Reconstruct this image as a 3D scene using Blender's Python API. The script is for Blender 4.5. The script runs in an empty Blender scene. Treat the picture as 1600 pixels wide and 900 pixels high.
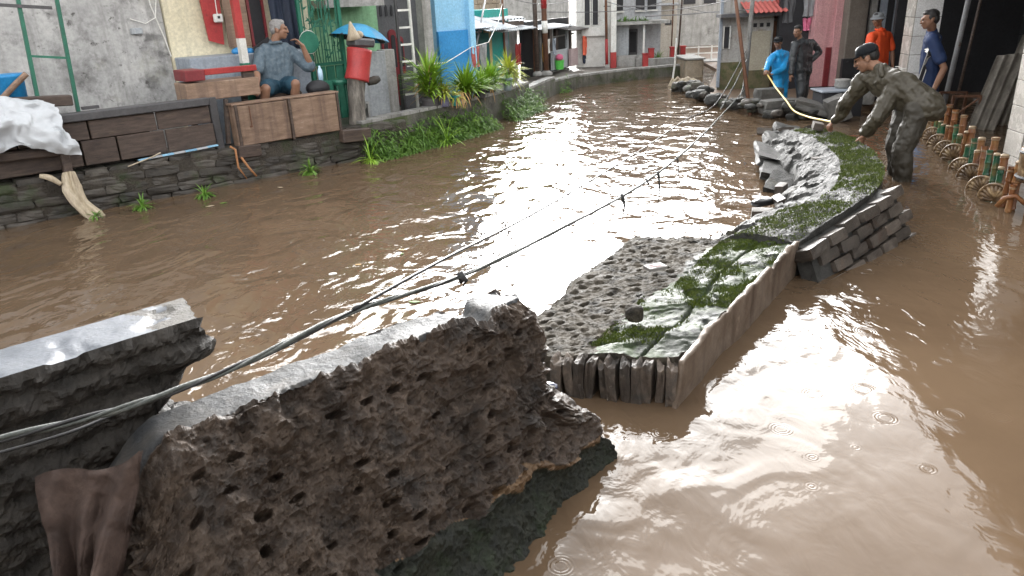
import bpy, bmesh, math, random
import numpy as np
from mathutils import Vector, Matrix, Quaternion
SC = bpy.context.scene
COL = SC.collection
R = math.radians
# ------------------------------------------------------------------ camera, sky, sun, exposure
cam_data = bpy.data.cameras.new('camera'); cam = bpy.data.objects.new('camera', cam_data); COL.objects.link(cam)
PITCH, ROLL = R(21.4), R(2.6)
fw = Vector((0, math.cos(PITCH), -math.sin(PITCH))); up0 = Vector((0, math.sin(PITCH), math.cos(PITCH))); r0 = Vector((1, 0, 0))
rt = r0*math.cos(ROLL) - up0*math.sin(ROLL); up = r0*math.sin(ROLL) + up0*math.cos(ROLL)
cam.matrix_world = Matrix(((rt.x, up.x, -fw.x, 0), (rt.y, up.y, -fw.y, 0), (rt.z, up.z, -fw.z, 1.9), (0, 0, 0, 1)))
cam_data.sensor_width = 36; cam_data.lens = 26.0; cam_data.clip_start = 0.05; cam_data.clip_end = 2000
SC.camera = cam
world = bpy.data.worlds.new('World'); SC.world = world; world.use_nodes = True
wn = world.node_tree.nodes; wl = world.node_tree.links
SUN_EL, SUN_AZ = R(12), R(2)           # azimuth measured from +Y towards +X
sky = wn.new('ShaderNodeTexSky'); sky.sky_type = 'NISHITA'; sky.sun_disc = False
sky.sun_elevation = SUN_EL; sky.sun_rotation = SUN_AZ; sky.air_density = 1.0; sky.dust_density = 5.0; sky.ozone_density = 1.0
hs = wn.new('ShaderNodeHueSaturation'); hs.inputs['Saturation'].default_value = 0.04
bg = wn['Background']; bg.inputs['Strength'].default_value = 0.15
wl.new(sky.outputs[0], hs.inputs['Color']); wl.new(hs.outputs[0], bg.inputs['Color'])
sun_d = bpy.data.lights.new('sun', 'SUN'); sun_d.energy = 0.5; sun_d.angle = R(60); sun_d.color = (1, .97, .93)
sun = bpy.data.objects.new('sun', sun_d); COL.objects.link(sun)
sdir = Vector((math.sin(SUN_AZ)*math.cos(SUN_EL), math.cos(SUN_AZ)*math.cos(SUN_EL), math.sin(SUN_EL)))
sun.rotation_euler = sdir.to_track_quat('Z', 'Y').to_euler()
SC.view_settings.view_transform = 'Standard'; SC.view_settings.look = 'None'
SC.view_settings.exposure = 3.15; SC.view_settings.gamma = 1.0; SC.view_settings.use_curve_mapping = False
SC.render.engine = 'CYCLES'
SC.cycles.max_bounces = 6; SC.cycles.diffuse_bounces = 3; SC.cycles.glossy_bounces = 3; SC.cycles.transparent_max_bounces = 6
SC.cycles.sample_clamp_indirect = 6; SC.cycles.use_denoising = True
rnd = random.Random(7); nrng = np.random.default_rng(5)

# ------------------------------------------------------------------ noise
def _h(ix, iy, iz, seed):
    n = (ix.astype(np.int64)*374761393 + iy.astype(np.int64)*668265263 + iz.astype(np.int64)*2147483647 + seed*974634777) & 0xffffffff
    n = ((n ^ (n >> 13))*1274126177) & 0xffffffff
    n = ((n ^ (n >> 16))*2246822519) & 0xffffffff
    return ((n ^ (n >> 15)) & 0xffff)/65535.0
def vnoise(p, seed=0):
    p = np.asarray(p, float); i = np.floor(p); fr = p - i; fr = fr*fr*(3 - 2*fr); i = i.astype(np.int64)
    o = 0
    for dx in (0, 1):
        for dy in (0, 1):
            for dz in (0, 1):
                w = (fr[:, 0] if dx else 1-fr[:, 0])*(fr[:, 1] if dy else 1-fr[:, 1])*(fr[:, 2] if dz else 1-fr[:, 2])
                o = o + w*_h(i[:, 0]+dx, i[:, 1]+dy, i[:, 2]+dz, seed)
    return o*2-1
def fbm(p, scale=1., oct=4, seed=0, gain=.5):
    p = np.asarray(p, float)*scale; o = np.zeros(len(p)); a = 1.; tot = 0
    for k in range(oct):
        o += a*vnoise(p + 17.3*k, seed+k); tot += a; a *= gain; p = p*2.03
    return o/tot
def sstep(a, b, x):
    t = np.clip((x-a)/(b-a), 0, 1); return t*t*(3-2*t)

# ------------------------------------------------------------------ materials
MATS = {}
def mat(name, cols, scale=4., rough=.7, bump=.25, bscale=30., spots=None, sscale=2., sthr=(.5, .62), streak=None, rvar=.12, metallic=0., spec=.4, objvar=.12, stretch=(1, 1, 1), bdist=.01, trans=0., fvar=(.72, 1.22)):
    """cols: list of rgb for the main noise ramp; spots: second colour laid on by a second noise; streak: colour of drip stains."""
    if name in MATS: return MATS[name]
    m = bpy.data.materials.new(name); m.use_nodes = True; nt = m.node_tree; N = nt.nodes; L = nt.links
    b = N['Principled BSDF']
    geo = N.new('ShaderNodeNewGeometry'); mp = N.new('ShaderNodeMapping'); mp.inputs['Scale'].default_value = stretch
    L.new(geo.outputs['Position'], mp.inputs['Vector'])
    def noise(sc, det=6, ro=.6, vec=None):
        n = N.new('ShaderNodeTexNoise'); n.inputs['Scale'].default_value = sc; n.inputs['Detail'].default_value = det; n.inputs['Roughness'].default_value = ro
        L.new(vec or mp.outputs[0], n.inputs['Vector']); return n
    n1 = noise(scale); rp = N.new('ShaderNodeValToRGB'); L.new(n1.outputs['Fac'], rp.inputs[0])
    els = rp.color_ramp.elements; k = len(cols)
    while len(els) < k: els.new(.5)
    for q, c in enumerate(cols): els[q].position = .3 + .4*q/max(1, k-1); els[q].color = (*c, 1)
    if k == 1: els[0].color = els[1].color = (*cols[0], 1)
    col = rp.outputs[0]
    def mix(a, bcol, fac, blend='MIX'):
        mx = N.new('ShaderNodeMixRGB'); mx.blend_type = blend
        if hasattr(fac, 'is_output'): L.new(fac, mx.inputs[0])
        else: mx.inputs[0].default_value = fac
        L.new(a, mx.inputs[1])
        if isinstance(bcol, tuple): mx.inputs[2].default_value = (*bcol, 1)
        else: L.new(bcol, mx.inputs[2])
        return mx.outputs[0]
    def ramp(src, lo, hi):
        mr = N.new('ShaderNodeMapRange'); L.new(src, mr.inputs[0]); mr.inputs[1].default_value = lo; mr.inputs[2].default_value = hi; return mr.outputs[0]
    if spots:
        sl = spots if isinstance(spots, list) else ([spots] if isinstance(spots[0], tuple) else [(spots, sscale, sthr)])
        for (sc_, ss, th) in sl: col = mix(col, sc_, ramp(noise(ss, 8, .65).outputs['Fac'], *th))
    if streak:
        mp2 = N.new('ShaderNodeMapping'); mp2.inputs['Scale'].default_value = (9, 9, .7); L.new(geo.outputs['Position'], mp2.inputs['Vector'])
        col = mix(col, streak, ramp(noise(1., 6, .6, mp2.outputs[0]).outputs['Fac'], .5, .75))
    fine = noise(scale*9, 5, .7)
    fr = N.new('ShaderNodeMapRange'); L.new(fine.outputs['Fac'], fr.inputs[0]); fr.inputs[1].default_value = .25; fr.inputs[2].default_value = .75; fr.inputs[3].default_value = fvar[0]; fr.inputs[4].default_value = fvar[1]
    mm = N.new('ShaderNodeMixRGB'); mm.blend_type = 'MULTIPLY'; mm.inputs[0].default_value = 1; L.new(col, mm.inputs[1]); L.new(fr.outputs[0], mm.inputs[2]); col = mm.outputs[0]
    if objvar:
        oi = N.new('ShaderNodeObjectInfo'); r2 = N.new('ShaderNodeMapRange'); L.new(oi.outputs['Random'], r2.inputs[0]); r2.inputs[3].default_value = 1-objvar; r2.inputs[4].default_value = 1+objvar
        mm = N.new('ShaderNodeMixRGB'); mm.blend_type = 'MULTIPLY'; mm.inputs[0].default_value = 1; L.new(col, mm.inputs[1]); L.new(r2.outputs[0], mm.inputs[2]); col = mm.outputs[0]
    L.new(col, b.inputs['Base Color'])
    if rvar:
        r3 = N.new('ShaderNodeMapRange'); L.new(n1.outputs['Fac'], r3.inputs[0]); r3.inputs[1].default_value = .3; r3.inputs[2].default_value = .7
        r3.inputs[3].default_value = max(.03, rough-rvar); r3.inputs[4].default_value = min(1, rough+rvar); L.new(r3.outputs[0], b.inputs['Roughness'])
    else: b.inputs['Roughness'].default_value = rough
    b.inputs['Metallic'].default_value = metallic; b.inputs['Specular IOR Level'].default_value = spec
    if trans: b.inputs['Transmission Weight'].default_value = trans
    if bump:
        bn = noise(bscale, 8, .65); bp = N.new('ShaderNodeBump'); bp.inputs['Strength'].default_value = bump; bp.inputs['Distance'].default_value = bdist
        L.new(bn.outputs['Fac'], bp.inputs['Height']); L.new(bp.outputs[0], b.inputs['Normal'])
    MATS[name] = m; return m

# ------------------------------------------------------------------ mesh building
class MB:
    def __init__(s, M=None): s.v = []; s.f = []; s.M = M
    def add(s, vs, fs):
        o = len(s.v)
        for p in vs:
            p = Vector(p); s.v.append(tuple(s.M @ p) if s.M is not None else tuple(p))
        s.f += [tuple(o+i for i in f) for f in fs]; return s
    def box(s, c, d, rot=None, taper=1., bev=0.):
        x, y, z = d[0]/2, d[1]/2, d[2]/2; t = taper
        if bev:
            b = min(bev, x*.45, y*.45, z*.45); vs = []; fs = []
            for sz in (-1, 1):
                for (px, py) in ((x-b, y), (-(x-b), y), (-x, y-b), (-x, -(y-b)), (-(x-b), -y), (x-b, -y), (x, -(y-b)), (x, y-b)): vs.append((px, py, sz*(z-b)))
            for sz in (-1, 1):
                for (px, py) in ((x-b, y-b), (-(x-b), y-b), (-(x-b), -(y-b)), (x-b, -(y-b))): vs.append((px, py, sz*z))
            for q in range(8): fs.append((q, (q+1) % 8, 8+(q+1) % 8, 8+q))
            fs += [(20, 21, 22, 23), (19, 18, 17, 16)]
            for o_, b_, fl in ((16, 0, 1), (20, 8, 0)):
                # edges between cap square corners and ring
                prs = [(0, 0, 1, 1), (1, 2, 3, 2), (2, 4, 5, 3), (3, 6, 7, 0)]
                for (ca, ra, rb, cb) in prs: fs.append((o_+ca, b_+ra, b_+rb, o_+cb) if fl == 0 else (o_+cb, b_+rb, b_+ra, o_+ca))
                for (cc, ra, rb) in ((1, 1, 2), (2, 3, 4), (3, 5, 6), (0, 7, 0)): fs.append((o_+cc, b_+ra, b_+rb) if fl == 0 else (o_+cc, b_+rb, b_+ra))
        else:
            vs = [(-x, -y, -z), (x, -y, -z), (x, y, -z), (-x, y, -z), (-x*t, -y*t, z), (x*t, -y*t, z), (x*t, y*t, z), (-x*t, y*t, z)]
            fs = [(0, 3, 2, 1), (4, 5, 6, 7), (0, 1, 5, 4), (1, 2, 6, 5), (2, 3, 7, 6), (3, 0, 4, 7)]
        c = Vector(c)
        if rot is not None: vs = [rot @ Vector(p) for p in vs]
        return s.add([Vector(p)+c for p in vs], fs)
    def bar(s, a, b, w, h=None, upv=(0, 0, 1), bev=0.):
        a, b = Vector(a), Vector(b); d = b-a; l = d.length; z = d.normalized(); u = Vector(upv)
        if abs(z.dot(u)) > .98: u = Vector((1, 0, 0))
        x = u.cross(z).normalized(); y = z.cross(x)
        return s.box((a+b)/2, (w, h or w, l), Matrix((x, y, z)).transposed(), bev=bev)
    def tube(s, pts, rad, n=8, cap=True, sq=1.):
        pts = [Vector(p) for p in pts]; k = len(pts)
        if not hasattr(rad, '__len__'): rad = [rad]*k
        vs = []; fs = []; x = None
        for i, p in enumerate(pts):
            d = (pts[min(k-1, i+1)]-pts[max(0, i-1)]); d = d.normalized() if d.length > 1e-9 else Vector((0, 0, 1))
            if x is None: x = d.orthogonal().normalized()
            else:
                x = x - d*x.dot(d); x = x.normalized() if x.length > 1e-6 else d.orthogonal().normalized()
            y = d.cross(x)
            for q in range(n):
                a = 2*math.pi*q/n; vs.append(p + (x*math.cos(a) + y*math.sin(a)*sq)*rad[i])
        for i in range(k-1):
            for q in range(n): fs.append((i*n+q, i*n+(q+1) % n, (i+1)*n+(q+1) % n, (i+1)*n+q))
        if cap: fs.append(tuple(range(n-1, -1, -1))); fs.append(tuple((k-1)*n+q for q in range(n)))
        return s.add(vs, fs)
    def lathe(s, prof, c=(0, 0, 0), n=20, rot=None):
        c = Vector(c); vs = []; fs = []; k = len(prof)
        for (r_, z_) in prof:
            for q in range(n):
                a = 2*math.pi*q/n; p = Vector((r_*math.cos(a), r_*math.sin(a), z_)); vs.append((rot @ p if rot is not None else p)+c)
        for i in range(k-1):
            for q in range(n): fs.append((i*n+q, i*n+(q+1) % n, (i+1)*n+(q+1) % n, (i+1)*n+q))
        fs.append(tuple(range(n-1, -1, -1))); fs.append(tuple((k-1)*n+q for q in range(n)))
        return s.add(vs, fs)
    def prism(s, poly, d):
        """poly of 3D points (planar), extruded by vector d"""
        poly = [Vector(p) for p in poly]; d = Vector(d); k = len(poly)
        return s.add(poly+[p+d for p in poly], [tuple(range(k-1, -1, -1)), tuple(range(k, 2*k))]+[(q, (q+1) % k, k+(q+1) % k, k+q) for q in range(k)])
    def ell(s, c, rad, rot=None, n=14, m=9):
        c = Vector(c); vs = []; fs = []
        for i in range(1, m):
            t = math.pi*i/m
            for q in range(n):
                a = 2*math.pi*q/n; p = Vector((rad[0]*math.sin(t)*math.cos(a), rad[1]*math.sin(t)*math.sin(a), rad[2]*math.cos(t)))
                vs.append((rot @ p if rot is not None else p)+c)
        for z_ in (rad[2], -rad[2]):
            p = Vector((0, 0, z_)); vs.append((rot @ p if rot is not None else p)+c)
        T = len(vs)-2; B = T+1
        for i in range(m-2):
            for q in range(n): fs.append((i*n+q, (i+1)*n+q, (i+1)*n+(q+1) % n, i*n+(q+1) % n))
        for q in range(n): fs.append((T, q, (q+1) % n)); fs.append((B, (m-2)*n+(q+1) % n, (m-2)*n+q))
        return s.add(vs, fs)
    def grid(s, V, nu, nv):
        """V: list of nu*nv points, row u-major"""
        return s.add(V, [(u*nv+v, (u+1)*nv+v, (u+1)*nv+v+1, u*nv+v+1) for u in range(nu-1) for v in range(nv-1)])
def link(name, data, parent=None):
    o = bpy.data.objects.new(name, data); COL.objects.link(o)
    if parent is not None: o.parent = parent
    return o
def wloc(o):
    p = Vector((0, 0, 0))
    while o is not None: p = p + o.location; o = o.parent
    return p
def tag(o, label=None, cat=None, group=None, kind=None):
    if label: o['label'] = label
    if cat: o['category'] = cat
    if group: o['group'] = group
    if kind: o['kind'] = kind
    return o
def add(name, mb, m, parent=None, label=None, cat=None, group=None, kind=None, smooth=False, origin=None):
    """mesh object from world-space geometry; its origin is put at the parent (or at origin)"""
    me = bpy.data.meshes.new(name)
    off = wloc(parent) if parent is not None else Vector((0, 0, 0))
    org = Vector(origin) if origin is not None else (Vector((0, 0, 0)) if parent is not None else None)
    vs = np.array(mb.v, float).reshape(-1, 3)
    if parent is None and org is None:
        org = Vector(((vs[:, 0].min()+vs[:, 0].max())/2, (vs[:, 1].min()+vs[:, 1].max())/2, vs[:, 2].min()))
    vs = vs - np.array(off) - np.array(org)
    me.from_pydata(vs.tolist(), [], mb.f.tolist() if hasattr(mb.f, 'tolist') else mb.f); me.materials.append(m)
    if smooth: me.polygons.foreach_set('use_smooth', [True]*len(me.polygons))
    me.update(); o = link(name, me, parent); o.location = org
    return tag(o, label, cat, group, kind)
def thing(name, label, cat, loc, group=None):
    o = link(name, None); o.location = Vector(loc); o.empty_display_size = .1
    return tag(o, label, cat, group)
def stamp(name, me, m, parent, loc, rot=None, scale=(1, 1, 1)):
    """another copy of shared mesh data as a part"""
    o = link(name, me, parent); o.location = Vector(loc) - (wloc(parent) if parent is not None else Vector((0, 0, 0)))
    if rot is not None: o.rotation_mode = 'QUATERNION'; o.rotation_quaternion = rot
    o.scale = scale; return o
def newmesh(name, mb, m, smooth=False):
    me = bpy.data.meshes.new(name); me.from_pydata([tuple(p) for p in mb.v], [], mb.f); me.materials.append(m)
    if smooth: me.polygons.foreach_set('use_smooth', [True]*len(me.polygons))
    me.update(); return me
def frame(origin, ex):
    ex = Vector((ex[0], ex[1], 0)).normalized(); ey = Vector((-ex.y, ex.x, 0)); o = Vector(origin)
    return Matrix(((ex.x, ey.x, 0, o.x), (ex.y, ey.y, 0, o.y), (0, 0, 1, o.z), (0, 0, 0, 1)))
LF = frame((-4.97, 7.01, 0), (.744, .668))        # left bank: x along the bank, y away from the water
def LB(s, t, z): return LF @ Vector((s, t, z))
def rough_brick(name, m, seed, d=(1, 1, 1), amp=.08, k=3):
    """a unit brick with chipped, uneven faces"""
    bm = bmesh.new(); bmesh.ops.create_cube(bm, size=1); bmesh.ops.subdivide_edges(bm, edges=bm.edges[:], cuts=k-1, use_grid_fill=True)
    vs = np.array([v.co[:] for v in bm.verts]); n_ = np.stack([fbm(vs*2.1+seed*7.7+q*31, 1, 3, seed+q) for q in range(3)], 1)
    edge = (np.abs(vs) > .49).sum(1)
    for v, q, e_ in zip(bm.verts, n_, edge):
        v.co += Vector(q*amp); v.co *= (1 - .025*(e_ == 2) - .05*(e_ == 3))
    me = bpy.data.meshes.new(name); bm.to_mesh(me); bm.free(); me.materials.append(m); return me

# ================================================================== the setting
MUD = mat('mud', [(.09, .06, .04), (.14, .095, .065), (.18, .13, .09)], 3, .6, .5, 25)
CONC = mat('concrete_wet', [(.12, .115, .105), (.2, .19, .175), (.27, .26, .24)], 5, .55, .4, 40, spots=(.06, .055, .05), sscale=3)
g = MB(); g.add([(-400, -400, -.6), (400, -400, -.6), (400, 400, -.6), (-400, 400, -.6)], [(0, 1, 2, 3)])
add('ground', g, MUD, kind='structure', label='muddy ground under the flood', origin=(0, 0, 0))

def water_material():
    m = bpy.data.materials.new('flood_water'); m.use_nodes = True; nt = m.node_tree; N = nt.nodes; L = nt.links; b = N['Principled BSDF']
    geo = N.new('ShaderNodeNewGeometry'); pos = geo.outputs['Position']
    def mth(op, a, c=None, d=None):
        n = N.new('ShaderNodeMath'); n.operation = op
        for i, q in enumerate((a, c, d)):
            if q is None: continue
            if hasattr(q, 'is_output'): L.new(q, n.inputs[i])
            else: n.inputs[i].default_value = q
        return n.outputs[0]
    def mr(x, a, c, d=0., e=1.):
        n = N.new('ShaderNodeMapRange'); n.interpolation_type = 'SMOOTHSTEP'; L.new(x, n.inputs[0])
        for i, q in enumerate((a, c, d, e)): n.inputs[i+1].default_value = q
        return n.outputs[0]
    def noise(sc, det, ro, st=(1, 1, 1), rz=0.):
        mp = N.new('ShaderNodeMapping'); mp.inputs['Rotation'].default_value = (0, 0, rz); mp.inputs['Scale'].default_value = st; L.new(pos, mp.inputs[0])
        n = N.new('ShaderNodeTexNoise'); n.inputs['Scale'].default_value = sc; n.inputs['Detail'].default_value = det; n.inputs['Roughness'].default_value = ro
        n.inputs['Distortion'].default_value = .6; L.new(mp.outputs[0], n.inputs['Vector']); return n.outputs['Fac']
    dot = N.new('ShaderNodeVectorMath'); dot.operation = 'DOT_PRODUCT'; L.new(pos, dot.inputs[0]); dot.inputs[1].default_value = (.76, -.65, 0)
    side = mr(dot.outputs['Value'], -1.75, -.9)          # 0 in the river, 1 in the calmer lane
    # two scales of chop
    big = noise(2.6, 2, .5, (1, .8, 1), R(-40)); mid = noise(7, 3, .55, (1, .7, 1), R(-35)); fine = noise(22, 3, .6)
    patch = noise(.55, 2, .5)
    river = mth('ADD', mth('MULTIPLY', big, .056), mth('ADD', mth('MULTIPLY', mid, .011), mth('MULTIPLY', fine, .0010)))
    calm_mid = noise(5.5, 3, .5, (1, .55, 1), R(-60))
    pm = mr(patch, .4, .62, .25, 1.)
    calm = mth('ADD', mth('MULTIPLY', mth('MULTIPLY', calm_mid, .010), pm), mth('ADD', mth('MULTIPLY', mid, .0020), mth('MULTIPLY', big, .010)))
    h = mth('ADD', mth('MULTIPLY', river, mth('SUBTRACT', 1., side)), mth('MULTIPLY', calm, side))
    # rain rings: one drop per cell, a few cells struck
    for sc, ph, th in ((2.3, 0., .72), (3.7, 5., .7)):
        mp = N.new('ShaderNodeMapping'); mp.inputs['Location'].default_value = (ph, ph*.7, 0); mp.inputs['Scale'].default_value = (1, 1, 0); L.new(pos, mp.inputs[0])
        v = N.new('ShaderNodeTexVoronoi'); v.voronoi_dimensions = '2D'; v.inputs['Scale'].default_value = sc; L.new(mp.outputs[0], v.inputs['Vector'])
        d = mth('DIVIDE', v.outputs['Distance'], sc)      # metres
        sep = N.new('ShaderNodeSeparateColor'); L.new(v.outputs['Color'], sep.inputs[0])
        rad = mth('MULTIPLY', sep.outputs[1], .05)
        q = mth('DIVIDE', mth('SUBTRACT', d, rad), .018); env = mth('POWER', 2.718, mth('MULTIPLY', mth('MULTIPLY', q, q), -1.))
        ring = mth('MULTIPLY', mth('SINE', mth('MULTIPLY', d, 420.)), env)
        on = mth('GREATER_THAN', sep.outputs[0], th)
        h = mth('ADD', h, mth('MULTIPLY', mth('MULTIPLY', ring, on), .00025))
    bp = N.new('ShaderNodeBump'); bp.inputs['Strength'].default_value = 1.; bp.inputs['Distance'].default_value = 1.; L.new(h, bp.inputs['Height']); L.new(bp.outputs[0], b.inputs['Normal'])
    cr = N.new('ShaderNodeValToRGB'); L.new(noise(.9, 5, .6), cr.inputs[0]); e0, e1 = cr.color_ramp.elements
    e0.position = .3; e0.color = (.086, .057, .035, 1); e1.position = .75; e1.color = (.118, .080, .050, 1)
    L.new(cr.outputs[0], b.inputs['Base Color']); b.inputs['Roughness'].default_value = .04; b.inputs['IOR'].default_value = 1.333; b.inputs['Specular IOR Level'].default_value = .5
    return m
WATER = water_material()
w = MB()
ys = list(np.linspace(-30, 60, 60)); xs = list(np.linspace(-40, 45, 60))
w.grid([(x, y, 0) for x in xs for y in ys], 60, 60)
w.f = [tuple(reversed(f)) for f in w.f]
add('flood_water', w, WATER, kind='structure', label='brown muddy flood water filling river and lane', origin=(0, 0, 0), smooth=True)

# left terrace: raised ground behind the retaining wall and the kerb
EDGE = [(-9.0, 3.4), (-4.97, 7.01), (-1.85, 9.82), (-1.30, 10.55), (-.72, 11.35), (-.12, 12.45), (.5, 14.0), (1.1, 15.7), (1.7, 16.75), (3.2, 17.85), (4.4, 18.3)]
def inset(poly, d):
    o = []
    for i, p in enumerate(poly):
        a = Vector(poly[max(0, i-1)]); b = Vector(poly[min(len(poly)-1, i+1)]); t = (b-a).normalized(); o.append((p[0]-t.y*d, p[1]+t.x*d))
    return o
tb = MB(); e2 = inset(EDGE, .12)
poly = [(x, y, .32) for x, y in e2[:7]] + [(-3, 20, .32), (-3, 60, .32), (-60, 60, .32), (-60, 3.4, .32)]
tb.prism(poly, (0, 0, -.9))
add('bank_terrace', tb, mat('terrace_ground', [(.13, .12, .105), (.2, .185, .165), (.25, .235, .21)], 2.5, .6, .4, 30, spots=(.07, .06, .045), sscale=1.6), kind='structure', label='raised concrete path along the houses', origin=(0, 0, 0))
tf = MB(); tf.prism([(x, y, .19) for x, y in e2[6:]] + [(4.6, 60, .19), (-3.2, 60, .19), (-3.2, 20, .19)], (0, 0, -.8))
add('far_path', tf, MATS['terrace_ground'], kind='structure', label='lower path at the far bend', origin=(0, 0, 0))

# ================================================================== broken wall in the foreground
def solid(fn, nu, nv, nw, disp):
    """closed box grid: fn(u,v,w)->xyz arrays, all faces subdivided, pushed along the surface normal by disp(p,u,v,w,n)"""
    idx = {}; P = []; F = []
    def vid(i, j, k):
        key = (i, j, k)
        if key not in idx: idx[key] = len(P); P.append(key)
        return idx[key]
    for i in range(nu):
        for j in range(nv):
            F.append((vid(i, j, nw), vid(i+1, j, nw), vid(i+1, j+1, nw), vid(i, j+1, nw)))
            F.append((vid(i, j, 0), vid(i, j+1, 0), vid(i+1, j+1, 0), vid(i+1, j, 0)))
    for i in range(nu):
        for k in range(nw):
            F.append((vid(i, 0, k), vid(i+1, 0, k), vid(i+1, 0, k+1), vid(i, 0, k+1)))
            F.append((vid(i, nv, k), vid(i, nv, k+1), vid(i+1, nv, k+1), vid(i+1, nv, k)))
    for j in range(nv):
        for k in range(nw):
            F.append((vid(0, j, k), vid(0, j, k+1), vid(0, j+1, k+1), vid(0, j+1, k)))
            F.append((vid(nu, j, k), vid(nu, j+1, k), vid(nu, j+1, k+1), vid(nu, j, k+1)))
    q = np.array(P, float)/np.array([nu, nv, nw]); u, v, w_ = q.T
    X = fn(u, v, w_); Fa = np.array(F)
    fnrm = np.cross(X[Fa[:, 2]]-X[Fa[:, 0]], X[Fa[:, 3]]-X[Fa[:, 1]])
    N_ = np.zeros_like(X)
    for c in range(4): np.add.at(N_, Fa[:, c], fnrm)
    N_ /= np.linalg.norm(N_, axis=1)[:, None]+1e-12
    if ((X-X.mean(0))*N_).sum() < 0: N_ = -N_; Fa = Fa[:, ::-1].copy()
    X = X + disp(X, u, v, w_, N_)
    m = MB(); m.v = X; m.f = Fa; return m
def bil(c, u, v):
    c = np.array(c, float); u = u[:, None]; v = v[:, None]
    return (c[0]*(1-u)*(1-v) + c[1]*u*(1-v) + c[2]*u*v + c[3]*(1-u)*v)
def slots(a, b, pa, pb, ra, rb, seed, keep=.8, stag=.5):
    """rows of oval hollow-block cells in metres (a,b): returns 0..1 depth mask"""
    row = np.floor(b/pb); aa = a + stag*pa*(row % 2) + .25*pa*(_h(row, row*0, row*0, seed)-.5); ca = np.floor(aa/pa)
    h1 = _h(ca, row, row*0, seed+1); h2 = _h(ca, row, row*0, seed+2); h3 = _h(ca, row, row*0, seed+3)
    da = (aa/pa-ca-.5-.2*(h1-.5))*pa; db = (b/pb-row-.5-.25*(h2-.5))*pb
    s_ = .75+.5*h2
    return (1-sstep(.55, 1.1, np.sqrt((da/(ra*s_))**2+(db/(rb*s_))**2)))*(h3 < keep)

M_CORE = mat('broken_mortar', [(.024, .015, .0095), (.050, .033, .022), (.088, .062, .044)], 11, .48, 1., 70, spots=[((.014, .011, .009), 5, (.5, .7)), ((.12, .10, .085), 22, (.64, .76))], bdist=.012, spec=.45)
M_CAP = mat('plaster_cap', [(.012, .013, .0145), (.022, .0235, .026), (.05, .046, .041)], 6, .62, .6, 60, spots=[((.07, .062, .052), 4, (.53, .66)), ((.015, .015, .015), 9, (.58, .7))], rvar=.12, spec=.5)
M_MOSSDARK = mat('wet_moss_dark', [(.004, .005, .003), (.010, .012, .006), (.020, .020, .012)], 14, .6, .9, 80, spots=[((.014, .024, .008), 6, (.52, .66)), ((.10, .09, .075), 40, (.7, .76))], bdist=.012)
M_CLAY = mat('brown_clay', [(.065, .036, .018), (.11, .066, .034), (.15, .10, .058)], 8, .5, .5, 50)
M_DARKCORE = mat('dark_block_core', [(.015, .013, .011), (.029, .025, .021), (.055, .048, .041)], 10, .62, 1., 60, bdist=.012)

# --- near leaning chunk of hollow-block wall
T0, T1, B1, B0 = (-1.20, 1.74, .74), (.04, 2.74, .78), (.50, 2.72, -.22), (-.45, 1.10, -.22)
nC = np.cross(np.array(T1)-np.array(T0), np.array(B0)-np.array(T0)); nC = nC/np.linalg.norm(nC); nC = nC*np.sign(nC[2])
def chunk_fn(u, v, w_):
    X = bil([T0, T1, B1, B0], u, v)
    # v=0 is the top edge; broken right end: pull in unevenly
    return X + np.array([-.62, .78, -.03])[None]*((1-w_)*.17)[:, None]
def chunk_disp(X, u, v, w_, N_):
    out = N_*0; a = u*1.62; b = v*1.22
    face = w_ > .99; top = v < .002; end = u > .998; lend = u < .002
    core = 1-sstep(.55, .62, v+.10*fbm(X, 5, 3, 3)-.16*(u-.5))           # hollow-block part, moss below
    n1 = fbm(X, 7, 5, 11); n2 = fbm(X, 26, 4, 12); n3 = fbm(X, 70, 2, 15)
    ridg = 1-2*np.abs(fbm(X, 19, 3, 19)); rid2 = 1-2*np.abs(fbm(X, 52, 2, 23)); d = .040*n1 + .020*n2 + .010*n3 + .016*ridg*core + .006*rid2*core
    lumps = np.abs(fbm(X, 16, 3, 18)); d += .03*(.35-lumps)*core
    hole = slots(a+.04*n1, b+.035*n1, .115, .088, .027, .0115, 4, .55)*core*sstep(.03, .07, v)*sstep(-.35, -.05, fbm(X, 2.2, 2, 41)+.3*u)
    row = ((b+.035*n1)/.088) % 1.; groove = np.exp(-((row-.02)/.12)**2)*core
    d -= .045*hole - .016*groove*sstep(-.2, .3, fbm(X, 6, 2, 33))
    bite = sstep(.08, .2, fbm(X, 4.2, 3, 44)); d -= .032*bite*core
    d -= .02*(1-core)*sstep(.56, .64, v)
    d = np.where(face, d, .012*n1+.009*n2)
    d = np.where(top & ~face, .004*n1+.003*n2-.02*sstep(.25, .5, fbm(X, 6, 3, 91)), d)
    d = np.where(end, .05*n1+.03*n2, d)
    out = N_*d[:, None]
    # notch in the top edge and broken right end
    notch = np.exp(-((u-.86)/.03)**2)*(1-sstep(0, .10, v))
    dv = (np.array(B0)-np.array(T0)); dv = dv/np.linalg.norm(dv); du = (np.array(T1)-np.array(T0)); du = du/np.linalg.norm(du)
    out += dv[None]*(notch*.06 + (1-sstep(0, .06, v))*np.where(top, .012, .03)*fbm(X*np.array([1, 1, 0])[None], 9, 3, 71))[:, None]
    out += du[None]*(sstep(.80, 1., u)*(.07*fbm(np.stack([v*9, v*0, w_*2], 1), 1, 3, 52)-.09*np.exp(-((v-.33)/.22)**2)+.03))[:, None]
    out[:, 2] -= .16*(1-sstep(0, .14, u))*(1-sstep(0, .5, v))
    out -= du[None]*((1-sstep(0, .12, u))*(.06*fbm(np.stack([v*9, v*0, w_*2], 1), 1, 3, 57)))[:, None]
    return out
ch = solid(chunk_fn, 300, 200, 14, chunk_disp)
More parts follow.
